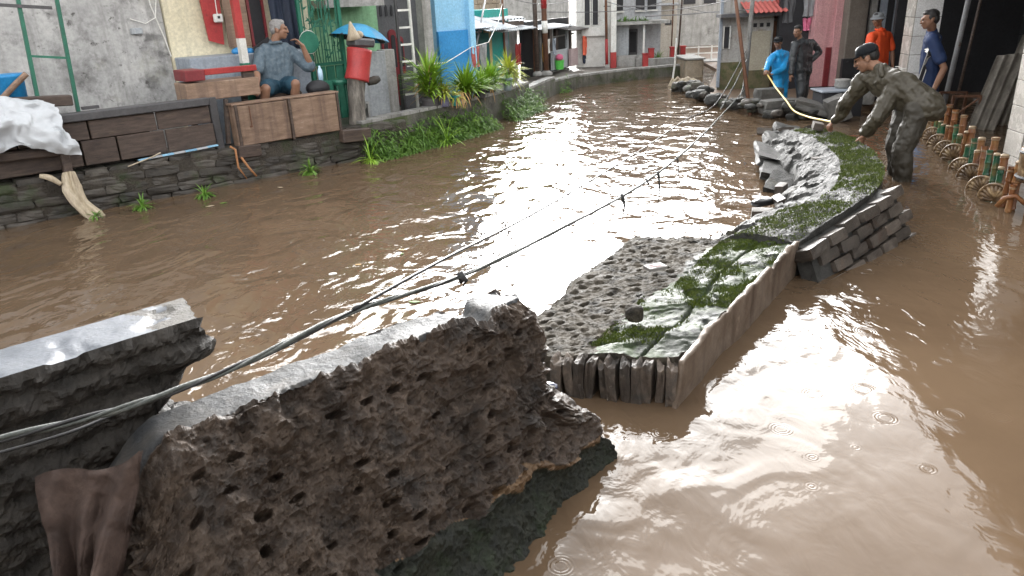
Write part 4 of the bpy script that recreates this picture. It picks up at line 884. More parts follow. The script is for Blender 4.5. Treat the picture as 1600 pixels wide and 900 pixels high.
cloth('hanging_cloth', 'dark grey jacket hanging above the blue raincoat man', RS, .25, .45, .0, 1.25, 1.75, M_DKWALL); cloth('hanging_cloth', 'grey shirt hanging above the black raincoat man', RS, .58, .78, -.1, 1.35, 1.72, M_CLG); cloth('hanging_cloth', 'small pink cloth hanging beside the pink wall', RS, .62, .75, -.05, 1.1, 1.32, M_CLP); cloth('hanging_cloth', 'black cloth hanging in the passage', RS, .42, .60, .05, 1.0, 1.7, M_DARK)
M_PINK = mat('pink_paint', [(.55, .29, .30), (.63, .36, .36)], 4, .55, .15, 40, streak=(.45, .22, .23))
pk = thing('pink_house', 'house front with a pink wall, maroon foot and brown pillar', 'house', (6.2, 14.3, 0))
b = MB(); b.box((6.0, 14.9, 1.9), (.46, 1.2, 3.6)); add('wall', b, M_PINK, pk)
b = MB(); b.box((6.18, 14.27, 1.1), (.12, .06, 2.0)); add('door_frame', b, M_PINK, pk); b = MB(); b.box((6.06, 14.275, .45), (.09, .05, .7)); add('red_foot', b, M_MAROON, pk)
b = MB(); b.box((6.42, 14.2, 1.5), (.36, .36, 3.0), bev=.02); add('pillar', b, mat('brown_pillar', [(.13, .11, .09), (.19, .165, .14)], 4, .7, .4, 40), pk); b = MB(); b.box((6.42, 14.0, .3), (.4, .1, .62)); add('black_base', b, M_DARK, pk)
for (x, m_) in ((6.72, M_CONCP), (6.9, M_DADO), (7.02, M_DARK), (7.14, M_DADO), (7.3, M_DARK), (7.45, M_DADO)):
    b = MB(); b.box((x, 14.1, 1.2), (.11, .06, 2.3)); add('door_board', b, m_, pk)
b = MB(); b.box((6.9, 14.6, 1.6), (3.4, .1, 3.2)); add('rear_wall', b, M_DARK, pk); b = MB(); b.box((7.0, 14.0, 2.9), (3.2, 2.6, .08)); add('roof', b, M_ROOFDK, pk)
cloth('hanging_cloth', 'maroon shirt hanging beside the orange shirted man', frame((6.55, 12.9, 0), (1, -.1)), .0, .32, 0, 1.22, 1.72, M_CLM, 3)

# flooded house with tiled porch columns
RD = Vector((.16, .987, 0)).normalized(); RP = frame((5.50, 7.80, 0), (RD.x, RD.y))   # x along the lane, y to the left (negative = into the house)
tp = thing('tiled_porch_house', 'dark flooded house with white tiled porch columns on the lane', 'house', (6.5, 9.5, 0))
b = MB(RP); b.box((1.5, -2.2, 1.4), (9.5, .1, 3.2)); add('rear_wall', b, mat('dark_board', [(.022, .022, .022), (.04, .038, .036)], 4, .6, .3, 40), tp)  # rear wall and its boards share one near-black colour
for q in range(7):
    b = MB(RP); b.box((1.5, -2.13, .35+q*.26), (7.5, .03, .245), bev=.006); add('wall_board', b, MATS['dark_board'], tp)
b = MB(RP); b.box((-1.0, -.75, 2.75), (12.5, 3.1, .08)); rf = add('porch_roof', b, M_ROOFDK, tp); b = MB(RP); b.box((-1.0, .80, 2.70), (12.5, .05, .2)); add('fascia', b, M_WOODD, rf)
b = MB(RP); b.box((1.5, -1.9, -.12), (9, .8, .3)); add('step', b, M_CONCP, tp)
b = MB(RP); b.box((1.2, -2.09, 1.27), (6, .05, .05)); add('dark_rail', b, M_DARK, tp)
b = MB(RP); b.box((5.2, -1.2, 1.2), (.1, 2.0, 3)); add('end_wall', b, M_DARK, tp)
M_TILE = mat('cream_tile', [(.46, .43, .39), (.54, .51, .47)], 6, .25, .03, 60, objvar=.06, spec=.5); M_GROUT = mat('grout', [(.25, .23, .2)], 6, .8, .2, 60); M_TILEW = mat('white_tile', [(.66, .66, .66), (.74, .74, .74)], 6, .22, .03, 60, objvar=.05, spec=.5)
for ci, (s_, lab) in enumerate(((.05, None), (3.72, None))):
    b = MB(RP); b.box((s_, -.12, 1.3), (.36, .36, 2.9)); c_ = add('column', b, M_GROUT, tp)
    tA = newmesh('tile', MB().box((0, 0, 0), (.352, .012, .252), bev=.003), M_TILE); tB = newmesh('tile', MB().box((0, 0, 0), (.012, .352, .252), bev=.003), M_TILEW)
    rq = Quaternion((0, 0, 1), math.atan2(RD.y, RD.x))
    for q in range(11):
        z = -.04+q*.26
        stamp('tile', tB, None, c_, RP @ Vector((s_-.186, -.12, z)), rq); stamp('tile', tA, None, c_, RP @ Vector((s_, .066, z)), rq)
# leaning corrugated sheets
for i, (x0, y0, dx, w_, hh, lab) in enumerate(((6.15, 9.9, .0, .34, 1.02, 'grey corrugated roof sheet leaning on the dark wall, the nearer one'), (6.55, 10.15, .05, .36, 1.25, 'taller corrugated roof sheet leaning behind the nearer one'))):
    Fr = frame((x0, y0, 0), (.93, -.36)); V = []; n_ = 36
    for sd in (0, 1):
        for k in range(n_+1):
            a = k/n_; d = .03*math.sin(a*3*6.283)
            for j in (0, 1): V.append((a*w_+j*(.28+dx), d+sd*.012+j*.30, -.1+j*hh+.04*a*j))
    m = MB(Fr); K = 2*(n_+1); Fc = []
    for k in range(n_): a = 2*k; Fc += [(a, a+2, a+3, a+1), (K+a, K+a+1, K+a+3, K+a+2), (a+1, a+3, K+a+3, K+a+1)]
    Fc += [(0, 1, K+1, K), (2*n_, K+2*n_, K+2*n_+1, 2*n_+1)]
    m.add(V, Fc); add('corrugated_sheet', m, mat('asbestos_sheet', [(.14, .125, .105), (.22, .20, .17), (.29, .265, .23)], 5, .7, .4, 40, streak=(.11, .095, .08)), label=lab, cat='roof sheet', group='leaning roof sheets', smooth=True)
# pipes on the porch
for i, (x, y, x2, y2, lab) in enumerate(((6.15, 10.5, 6.45, 10.7, 'grey downpipe behind the navy shirted man'), (6.28, 10.45, 6.56, 10.6, 'thin dark pipe beside the grey downpipe'))):
    b = MB(); b.tube([(x, y, -.1), ((x+x2)/2, (y+y2)/2, 1.2), (x2, y2, 2.7)], .035-.015*i, 8); add('downpipe', b, M_STEEL if i == 0 else M_WOODD, label=lab, cat='pipe', smooth=True)
hg = thing('porch_bench', 'dark metal frame standing in the flooded porch behind the fence', 'bench', (6.3, 9.9, 0))
for q, (x, y) in enumerate(((6.05, 10.1), (6.35, 10.0), (6.1, 10.5), (6.4, 10.4))):
    b = MB(); b.box((x, y, .18), (.03, .03, .5)); add('leg', b, M_RUST, hg)
b = MB(); b.bar((6.05, 10.1, .42), (6.35, 10.0, .42), .03); add('rail', b, M_RUST, hg); b = MB(); b.bar((6.05, 10.1, .12), (6.35, 10.0, .40), .02); add('brace', b, M_RUST, hg); b = MB(); b.bar((6.1, 10.5, .42), (6.4, 10.4, .42), .03); add('rail', b, M_RUST, hg)

# ornamental fence of moulded bamboo posts and shell fans
fe = thing('ornamental_fence', 'low ornamental fence of green and brown bamboo shaped posts with golden shell fans', 'fence', (5.1, 8.2, 0))
M_BAMG = mat('bamboo_green', [(.012, .06, .03), (.02, .10, .05), (.16, .11, .03)], 9, .35, .1, 40, objvar=.2); M_BAMB = mat('bamboo_brown', [(.12, .045, .02), (.2, .08, .03), (.28, .16, .06)], 9, .35, .1, 40, objvar=.2); M_GOLD = mat('gold_brown_paint', [(.05, .028, .014), (.13, .08, .04), (.34, .24, .13)], 16, .4, .3, 40, objvar=.15); M_CUT = mat('cream_cut', [(.25, .18, .11), (.42, .33, .22)], 12, .5, .1, 40)
F0, F1 = Vector((4.28, 5.98, 0)), Vector((5.88, 10.5, 0)); fd = (F1-F0).normalized(); fn_ = Vector((-fd.y, fd.x, 0)); flen = (F1-F0).length; ng = 11
def bamboo(m, p, h_, r_, lean):
    prof = []; z = -.2; k = 0
    while z < h_-.05: prof += [(r_, z), (r_*.94, z+.03), (r_*.94, z+.085), (r_*1.12, z+.10)]; z += .115
    prof += [(r_*.95, h_-.01), (r_*1.15, h_)]; m.lathe(prof, p, 10, Matrix.Rotation(lean, 3, fn_)); return m
for gi in range(ng):
    base = F0+fd*(flen*(gi+.5)/ng); sc = 1.
    for (ds, dn, h_, r_, mm) in ((-.085, .02, .30, .026, M_BAMG if gi % 3 else M_BAMB), (0, -.02, .44, .034, M_BAMB), (.085, .02, .34, .028, M_BAMG if gi % 2 else M_BAMB)):
        p = base+fd*ds+fn_*dn; hh = h_*rnd.uniform(.7, 1.12); le = rnd.uniform(-.13, .13)
        po_ = add('post', bamboo(MB(), p, hh, r_, le), mm, fe, smooth=False)
        tip = p+Matrix.Rotation(le, 3, fn_) @ Vector((0, 0, hh)); c_ = MB(); c_.lathe([(r_*1.05, -.012), (r_*1.08, .0), (r_*.9, .012), (r_*.4, .015)], tip, 10); add('cut_top', c_, M_CUT, po_, smooth=True)
    if gi < ng-1:
        cpt = base+fd*(flen/ng/2)+fn_*.06+Vector((0, 0, .02)); Rr = .145; ja = rnd.uniform(-.25, .25); fx = (fd*(.62+ja)+fn_*.78).normalized(); Rr *= rnd.uniform(.82, 1.08); cpt.z += rnd.uniform(-.03, .02); fz = Vector((0, 0, 1)); m = MB()
        for q in range(11):
            a = math.pi*q/10; d = fx*math.cos(a)+fz*math.sin(a); m.tube([cpt, cpt+d*Rr*.6-fd*.012, cpt+d*Rr], [.009, .021, .017], 6)
        fan = add('shell_fan', m, M_GOLD, fe, smooth=True)
        m = MB(); m.tube([cpt+(fx*math.cos(a)+fz*math.sin(a))*(Rr+.012) for a in np.linspace(0, math.pi, 15)], .016, 7); add('rim', m, M_GOLD, fan, smooth=True)
        m = MB(); m.tube([cpt-fz*.015+(fx*math.cos(a)-fz*.45*math.sin(a))*(Rr*.95) for a in np.linspace(0, math.pi, 11)], .014, 7); add('lower_scroll', m, M_GOLD, fan, smooth=True)
b = MB(); b.bar(F0+Vector((0, 0, -.05)), F1+Vector((0, 0, -.05)), .08, .06); add('base_rail', b, M_GOLD, fe)
bl = thing('barrel_lamp', 'brown barrel shaped lamp with a cream top on a short post at the fence end', 'lamp', (4.40, 5.98, 0))
b = MB(); b.lathe([(.04, -.3), (.04, .05), (.05, .12), (.04, .2), (.05, .3)], (4.40, 5.98, 0), 12); add('post', b, M_BAMB, bl, smooth=True)
b = MB(); b.lathe([(.10, .28), (.145, .30), (.155, .33), (.145, .36), (.15, .42), (.15, .5), (.16, .54), (.15, .57), (.135, .575)], (4.40, 5.98, 0), 24); add('barrel', b, M_GOLD, bl, smooth=True)
b = MB(); b.lathe([(.138, .572), (.13, .592), (.05, .60)], (4.40, 5.98, 0), 24); add('top', b, M_CUT, bl, smooth=True)
for z_ in (.335, .54): b = MB(); b.lathe([(.157, z_-.012), (.166, z_), (.157, z_+.012)], (4.40, 5.98, 0), 24); add('hoop', b, M_DKWALL, bl)

b = MB(); b.tube([(4.36, 6.0, .1), (4.3, 6.05, .16), (4.24, 6.1, .13), (4.2, 6.12, .05)], .02, 7); add('scroll', b, M_BAMB, bl, smooth=True)

# black basin on a ledge, bucket, rubble
bs = thing('black_basin', 'black plastic tank with a pale rim standing behind the bending man', 'tank', (5.15, 11.5, 0))
b = MB(); b.box((5.12, 11.55, .16), (.62, .4, .42), bev=.02); add('body', b, M_DARK, bs); b = MB(); b.box((5.12, 11.55, .385), (.68, .46, .03), bev=.008); add('rim', b, M_DADO, bs)
bu = thing('grey_bucket', 'small grey stone mortar standing on the black tank', 'mortar', (5.22, 11.6, .4)); b = MB(); b.lathe([(.10, .40), (.12, .44), (.11, .50), (.125, .53), (.09, .535)], (5.20, 11.6, 0), 14); add('bowl', b, M_CONCP, bu, smooth=True)
fp = thing('potted_shrub', 'dark shrub in a pot behind the bending man', 'plant', (5.75, 11.9, .1))
b = MB(); b.lathe([(.10, .1), (.14, .4), (.15, .42)], (5.75, 11.9, 0), 14); add('pot', b, M_CONCP, fp)

# unseen house, added behind the camera to block light from the near wall
hb = thing('unseen_shade_house', 'unseen rendered house with a deep eave, added behind the camera for shade', 'house', (0, -4, 0))
b = MB(); b.box((0, -4.4, 1.6), (16, 2, 4.4)); add('wall', b, M_GREYWALL, hb); b = MB(); b.box((0, -2.4, 2.9), (16, 3.0, .1), Matrix.Rotation(-.1, 3, 'X')); add('eave', b, M_ROOFDK, hb)

# ================================================================== people
M_SKIN = mat('brown_skin', [(.20, .105, .065), (.26, .14, .09)], 12, .5, .1, 60, objvar=.06, fvar=(.94, 1.06)); M_HAIRB = mat('black_hair', [(.010, .009, .009), (.022, .02, .019)], 30, .5, .5, 90); M_HAIRG = mat('grey_hair', [(.17, .165, .16), (.32, .31, .30)], 40, .7, .6, 90)
M_LIP = mat('lip', [(.16, .06, .045)], 12, .5, 0); M_EYE = mat('eye_dark', [(.012, .010, .009)], 12, .3, 0)
FOLD = bpy.data.textures.new('folds', 'CLOUDS'); FOLD.noise_scale = .15; FOLD.noise_depth = 1
FOLD2 = bpy.data.textures.new('creases', 'CLOUDS'); FOLD2.noise_scale = .06; FOLD2.noise_depth = 1
def skinned(name, mb, m, parent, vox=.008, it=6, fold=0., label=None):
    o = add(name, mb, m, parent, label=label, smooth=True)
    r_ = o.modifiers.new('union', 'REMESH'); r_.mode = 'VOXEL'; r_.voxel_size = vox; r_.use_smooth_shade = True
    s_ = o.modifiers.new('soften', 'SMOOTH'); s_.factor = .5; s_.iterations = it
    if fold:
        for tx, k in ((FOLD, 1.), (FOLD2, .35)):
            d = o.modifiers.new('cloth_folds', 'DISPLACE'); d.texture = tx; d.strength = fold*k; d.mid_level = .5; d.texture_coords = 'GLOBAL'
    return o
def capsule(m, a, b, ra, rb, n=12):
    a, b = Vector(a), Vector(b); d = (b-a); L_ = d.length; d.normalize() if L_ > 1e-6 else None
    pts = []; rr = []
    for t in (-.92, -.7, -.35): pts.append(a+d*ra*t); rr.append(ra*math.sqrt(max(.02, 1-t*t)))
    for t in (0, .33, .66, 1): pts.append(a.lerp(b, t)); rr.append(ra+(rb-ra)*t)
    for t in (.35, .7, .92): pts.append(b+d*rb*t); rr.append(rb*math.sqrt(max(.02, 1-t*t)))
    m.tube(pts, rr, n)
def chain(m, pts, rad):
    for i in range(len(pts)-1): capsule(m, pts[i], pts[i+1], rad[i], rad[i+1])
def basis(fwd, upv):
    f = Vector(fwd).normalized(); u = Vector(upv); u = (u-f*u.dot(f)).normalized(); r_ = f.cross(u); return Matrix((r_, f, u)).transposed()   # x right, y forward, z up
def head(m, c, B, s):
    c = Vector(c)
    def E(x, y, z, rx, ry, rz): m.ell(c+B @ Vector((x, y, z))*s, (rx*s, ry*s, rz*s), B, 16, 12)
    E(0, -.012, .03, .074, .094, .088); E(0, .022, -.035, .060, .068, .075); E(0, .050, -.085, .034, .034, .026)      # skull, face, chin
    E(0, .085, .022, .052, .020, .014); E(.034, .078, -.020, .024, .020, .020); E(-.034, .078, -.020, .024, .020, .020)  # brow, cheeks
    E(0, .098, -.012, .013, .018, .030); E(0, .106, -.030, .019, .016, .012)                                         # nose
    E(0, .086, -.062, .026, .014, .010)                                                                             # mouth
    for sx in (-1, 1): E(sx*.076, -.008, -.008, .011, .022, .032)                                                    # ears
def face_parts(parent, c, B, s):
    c = Vector(c)
    for sx in (-1, 1):
        b = MB(); b.ell(c+B @ Vector((sx*.030, .093, .003))*s, (.013*s, .007*s, .007*s), B, 10, 7); add('eye', b, M_EYE, parent, smooth=True)
    b = MB(); b.ell(c+B @ Vector((0, .099, -.063))*s, (.022*s, .006*s, .006*s), B, 10, 7); add('mouth', b, M_LIP, parent, smooth=True)
def hand(m, w, d, palm, s, curl=.5, thumb=1):
    """wrist point, hand direction, palm normal; five bent fingers rooted in a palm, thumb from its side"""
    d = Vector(d).normalized(); pn = Vector(palm); pn = (pn-d*pn.dot(d)).normalized(); sd = d.cross(pn); w = Vector(w)
    for k in (-1, 0, 1): capsule(m, w+sd*k*.016*s, w+d*.085*s+sd*k*.024*s, .018*s, .014*s, 10)
    for k, ln_ in zip((-1.5, -.5, .5, 1.5), (.066, .082, .078, .058)):
        p0 = w+d*.085*s+sd*k*.021*s; a1 = curl*.7; a2 = curl*1.6
        p1 = p0+(d*math.cos(a1)+pn*math.sin(a1)+sd*.05*k)*ln_*.5*s; p2 = p1+(d*math.cos(a2)+pn*math.sin(a2))*ln_*.5*s
        chain(m, [p0, p1, p2], [.0105*s, .0095*s, .008*s])
    t0 = w+d*.025*s+sd*thumb*.030*s; t1 = t0+(d*.6+sd*thumb*.7+pn*.3).normalized()*.038*s; t2 = t1+(d*.9+sd*thumb*.2+pn*.4).normalized()*.032*s
    chain(m, [t0, t1, t2], [.014*s, .012*s, .009*s])
def person(label, base, J, s, skin_arms, cloth_top, cloth_bot, hair, facing, up_=(0, 0, 1), cap=None, vox=.008, fold=.02, legs_bare=False, sleeve=1., hem=0., extra=None):
    """J: world joints. cloth_top/bot: materials. sleeve: share of the arm covered (1 = to the wrist)."""
    t = thing('person', label, 'person', base); B = basis(facing, up_); body = MB(); top = MB(); bot = MB()
    hd = Vector(J['head']); nk = Vector(J['neck']); sl_, sr_ = Vector(J['shl']), Vector(J['shr']); hp = Vector(J['hip'])
    head(body, hd, B, s); chain(body, [hd-B @ Vector((0, .02, .05))*s, nk, nk.lerp(hp, .10)], [.055*s, .054*s, .056*s])
    chest = (sl_+sr_)/2; sdv = (sr_-sl_).normalized(); c2 = chest.lerp(hp, .35); c3 = chest.lerp(hp, .7)
    hl, hr = Vector(J.get('hl', hp-sdv*.085*s)), Vector(J.get('hr', hp+sdv*.085*s))
    # bare body under the clothes, one surface
    chain(body, [chest, c2, hp], [.085*s, .09*s, .09*s])
    for q in (-1, 1): chain(body, [chest+sdv*q*.08*s, c2+sdv*q*.07*s, hp+sdv*q*.06*s], [.065*s, .07*s, .075*s])
    for (sh_, e_, w_, hd_, pal, th, cu) in J['arms']:
        sh_, e_, w_ = Vector(sh_), Vector(e_), Vector(w_)
        chain(body, [sh_, sh_.lerp(e_, .5), e_, e_.lerp(w_, .4), w_], [.055*s, .05*s, .041*s, .042*s, .027*s]); hand(body, w_, Vector(hd_)-w_, pal, s, cu, th)
    for (k_, f_, toe) in J['legs']:
        pass
    for hj, (k_, f_, toe) in zip((hl, hr), J['legs']):
        k_, f_ = Vector(k_), Vector(f_)
        chain(body, [hj, hj.lerp(k_, .5), k_, k_.lerp(f_, .35), f_], [.088*s, .078*s, .056*s, .056*s, .037*s])
        if toe is not None: chain(body, [f_, f_.lerp(Vector(toe), .5)+Vector((0, 0, -.03*s)), Vector(toe)], [.037*s, .036*s, .024*s])
    skinned('body', body, M_SKIN, t, vox, 3)
    # jacket or shirt
    for q in (-1, -.5, 0, .5, 1): chain(top, [chest+sdv*q*.11*s-(nk-chest)*.05, c2+sdv*q*.105*s, c3+sdv*q*.10*s, hp+sdv*q*.095*s+(hp-chest)*hem], [.10*s, .122*s, .122*s, .122*s])
    chain(top, [chest, nk.lerp(chest, .2)], [.115*s, .072*s])
    for (sh_, e_, w_, hd_, pal, th, cu) in J['arms']:
        sh_, e_, w_ = Vector(sh_), Vector(e_), Vector(w_)
        if sleeve > .7: chain(top, [chest.lerp(sh_, .6), sh_, sh_.lerp(e_, .5), e_, e_.lerp(w_, .5), w_.lerp(e_, .05)], [.09*s, .082*s, .078*s, .068*s, .06*s, .050*s])
        else: chain(top, [chest.lerp(sh_, .6), sh_, sh_.lerp(e_, sleeve*1.35)], [.09*s, .080*s, .078*s])
    skinned('shirt' if sleeve < .7 else 'jacket', top, cloth_top, t, vox, 5, fold*s)
    cut = .62 if legs_bare else .97
    for hj, (k_, f_, toe) in zip((hl, hr), J['legs']):
        k_, f_ = Vector(k_), Vector(f_)
        if legs_bare: chain(bot, [hp.lerp(hj, .6), hj, hj.lerp(k_, .75)], [.118*s, .112*s, .098*s])
        else: chain(bot, [hp.lerp(hj, .6), hj, hj.lerp(k_, .5), k_, k_.lerp(f_, .5), k_.lerp(f_, .95)], [.118*s, .112*s, .104*s, .086*s, .080*s, .072*s])
    skinned('shorts' if legs_bare else 'trousers', bot, cloth_bot, t, vox, 5, fold*s)
    if hair is not None:
        h_ = MB(); c = hd
        for (x, y, z, rx, ry, rz) in ((0, -.022, .055, .080, .090, .072), (0, -.055, .01, .074, .055, .075), (0, .030, .085, .062, .05, .035)): h_.ell(c+B @ Vector((x, y, z))*s, (rx*s, ry*s, rz*s), B, 16, 11)
        for sx in (-1, 1): h_.ell(c+B @ Vector((sx*.07, .005, .03))*s, (.014*s, .028*s, .035*s), B, 10, 8)
        skinned('hair', h_, hair, t, .008, 2, .012*s)
    face_parts(t, hd, B, s)
    if cap:
        cm = cap['mat']; b = MB(); c = hd+B @ Vector((0, -.01, .045))*s
        n_ = 20; prof = [(.094, -.012), (.096, .012), (.090, .042), (.07, .066), (.04, .078), (.005, .081)]
        b.lathe([(r_*s, z_*s) for r_, z_ in prof], c, n_, B); co = add('cap', b, cm, t, smooth=True)
        b = MB(); V = []
        if cap.get('brim') == 'all':
            b.lathe([(.095*s, -.008*s), (.135*s, -.03*s), (.137*s, -.024*s), (.096*s, .004*s)], c, 24, B)
        else:
            pts = [(math.sin(a)*.09, math.cos(a)*.09) for a in np.linspace(-1.1, 1.1, 9)]; out = [(math.sin(a)*.088, .06+math.cos(a)*.115) for a in np.linspace(1.0, -1.0, 9)]
            b.prism([c+B @ Vector((x, y, -.008-.10*max(0, y-.09)))*s for x, y in pts+out], B @ Vector((0, 0, .006)))
        add('brim', b, cm, co)
    if extra: extra(t, B, hd, s)
    return t
Z = Vector((0, 0, 1))
def printed(name, rows, c, ux, uy, sz, m, parent):
    """small raised mark made of strokes"""
    b = MB(); c = Vector(c); ux = Vector(ux).normalized(); uy = Vector(uy).normalized(); nn = ux.cross(uy)
    for (x0, y0, x1, y1) in rows: b.bar(c+(ux*x0+uy*y0)*sz, c+(ux*x1+uy*y1)*sz, sz*.16, .003, nn)
    return add(name, b, m, parent)
# bending man in an olive rain suit, standing in the lane
M_OLIVE = mat('olive_rain_cloth', [(.046, .038, .024), (.050, .042, .027)], 2, .5, .25, 9, bdist=.03, objvar=0, spec=.5, fvar=(.94, 1.06)); M_OLIVE2 = mat('dark_olive_trousers', [(.036, .031, .023), (.040, .035, .026)], 2, .58, .25, 9, bdist=.03, objvar=0, fvar=(.94, 1.06))
M_NAVYCAP = mat('dark_cap_cloth', [(.012, .013, .015), (.018, .02, .023)], 8, .95, .4, 60, spec=.1)
J = dict(head=(3.80, 7.98, 1.16), neck=(3.88, 7.86, 1.06), shl=(3.86, 8.00, .97), shr=(3.99, 7.64, .96), hip=(4.13, 7.52, .76), hl=(4.13, 7.63, .73), hr=(4.12, 7.42, .71),
    arms=[((3.85, 8.00, .97), (3.72, 8.12, .70), (3.69, 8.30, .48), (3.66, 8.37, .42), (.2, .3, -1), 1, .9), ((3.98, 7.63, .93), (3.82, 7.62, .60), (3.75, 7.70, .43), (3.73, 7.72, .33), (-.5, .6, .1), -1, .55)],
    legs=[((4.05, 7.62, .32), (4.12, 7.60, -.12), None), ((3.99, 7.38, .30), (4.06, 7.36, -.14), None)])
def olive_extra(t, B, hd, s):
    b = MB(); V = []
    for k in range(15):
        a = -2.3+4.6*k/14; V.append(Vector((3.905, 7.83, 1.035))+Vector((.10*math.sin(a)*.6, .12*math.sin(a+.4), .06*math.cos(a))))
    b.tube(V, .03, 8); skinned('hood', b, M_OLIVE, t, .008, 3, .012)
    printed('back_mark', [(-1, 0, -.4, .3), (-.4, .3, .2, 0), (.2, 0, 1, .25), (-.8, -.4, .6, -.35)], (4.02, 7.70, 1.075), (.8, -.5, -.25), (.3, .6, .5), .05, M_WHITE, t)
person('man in an olive rain suit bending over the wall remnant, reaching for the yellow hose', (4.1, 7.5, -.2), J, 1.16, False, M_OLIVE, M_OLIVE2, M_HAIRB, (-.75, .45, -.35), (-.3, .25, 1), cap=dict(mat=M_NAVYCAP, brim='front'), vox=.0065, fold=.05, hem=.16, extra=olive_extra)
# young man in navy shirt
M_NAVY = mat('navy_shirt', [(.012, .025, .075), (.02, .04, .11)], 6, .7, .2, 50, objvar=0, fvar=(.94, 1.06)); M_BLUESH = mat('bright_blue_shorts', [(.02, .22, .55), (.03, .30, .65)], 6, .6, .2, 50, objvar=0, fvar=(.94, 1.06)); M_BLKC = mat('black_cloth', [(.012, .012, .014), (.024, .024, .027)], 6, .6, .2, 40, objvar=0, fvar=(.94, 1.06))
J = dict(head=(5.46, 9.90, 1.42), neck=(5.53, 9.95, 1.27), shl=(5.44, 9.75, 1.19), shr=(5.66, 10.14, 1.18), hip=(5.62, 9.97, .50),
    arms=[((5.44, 9.74, 1.18), (5.58, 9.62, .84), (5.50, 9.64, .57), (5.47, 9.66, .49), (.3, .9, 0), 1, .5), ((5.67, 10.15, 1.17), (5.70, 10.22, .78), (5.58, 10.20, .56), (5.54, 10.2, .48), (0, -1, 0), -1, .5)],
    legs=[((5.60, 9.88, .10), (5.64, 9.88, -.3), (5.5, 9.86, -.33)), ((5.66, 10.08, .10), (5.68, 10.08, -.3), (5.55, 10.06, -.33))])
def navy_extra(t, B, hd, s):
    # pale shoulder stripes with a dark band between, lying on the shirt
    sh_ = [c for c in t.children if c.name.startswith('shirt')][0]; A_ = [(5.50, 9.72, 1.22), (5.43, 9.72, 1.05), (5.385, 9.72, .85), (5.35, 9.72, .68)]
    for k, (off, m_, w_) in enumerate(((-.030, M_WHITE, .012), (.030, M_WHITE, .012), (0., M_BLKC, .046))):
        P_ = interp(A_, np.linspace(0, 1, 24)); V = []
        for p in P_: V += [(p[0]+off-w_/2, p[1], p[2]), (p[0]+off+w_/2, p[1], p[2])]
        b = MB(); b.grid(V, 24, 2); o = add('shirt_stripe', b, m_, t); w2 = o.modifiers.new('lie_on_shirt', 'SHRINKWRAP'); w2.target = sh_; w2.wrap_method = 'PROJECT'; w2.use_project_x = False; w2.use_project_y = True; w2.use_negative_direction = True; w2.use_positive_direction = True; w2.offset = .006 if k < 2 else .004
person('young man in a navy T-shirt and bright blue shorts watching behind the ornamental fence', (5.6, 9.95, -.3), J, 1.0, True, M_NAVY, M_BLUESH, M_HAIRB, (-.92, .25, -.1), vox=.0085, fold=.02, legs_bare=True, sleeve=.5, hem=.05, extra=navy_extra)
# man in orange polo shirt
M_ORG = mat('orange_polo', [(.75, .075, .02), (.85, .11, .03)], 6, .65, .15, 50, objvar=0, fvar=(.94, 1.06)); M_GREYC = mat('grey_hat_cloth', [(.16, .17, .18), (.22, .23, .24)], 10, .8, .2, 60)
J = dict(head=(5.95, 12.30, 1.34), neck=(6.01, 12.33, 1.20), shl=(5.84, 12.20, 1.10), shr=(6.20, 12.42, 1.09), hip=(6.07, 12.33, .58),
    arms=[((5.83, 12.20, 1.09), (5.78, 12.12, .84), (5.86, 12.02, .66), (5.88, 11.98, .6), (0, .5, 1), 1, .6), ((6.21, 12.42, 1.08), (6.29, 12.38, .84), (6.28, 12.28, .64), (6.27, 12.24, .57), (-1, 0, 0), -1, .5)],
    legs=[((5.98, 12.25, .28), (5.98, 12.28, -.05), (5.9, 12.15, -.08)), ((6.15, 12.35, .28), (6.15, 12.38, -.05), (6.1, 12.25, -.08))])
def org_extra(t, B, hd, s):
    for sx in (-1, 1):
        b = MB(); a = Vector((5.84, 12.20, 1.10)) if sx < 0 else Vector((6.20, 12.42, 1.09)); n_ = Vector((6.02, 12.32, 1.18))
        d = (a-n_).normalized(); f_ = Vector((-.55, -.83, 0))
        b.tube([n_+d*.04+f_*.075+Vector((0, 0, -.01)), n_+d*.14+f_*.085+Vector((0, 0, -.03)), a+f_*.07+d*.03+Vector((0, 0, -.10))], .008, 6); add('white_piping', b, M_WHITE, t)
    b = MB(); b.tube([Vector((6.02, 12.32, 1.19))+Vector((.07*math.cos(a), .07*math.sin(a), .01*math.sin(a))) for a in np.linspace(0, 6.28, 14)], .014, 6); add('collar', b, M_ORG, t)
person('man in an orange polo shirt and grey bucket hat standing beside the tiled column', (6.05, 12.3, .05), J, .86, True, M_ORG, M_BLKC, M_HAIRB, (-.85, -.45, -.12), cap=dict(mat=M_GREYC, brim='all'), vox=.0085, fold=.018, sleeve=.55, extra=org_extra)
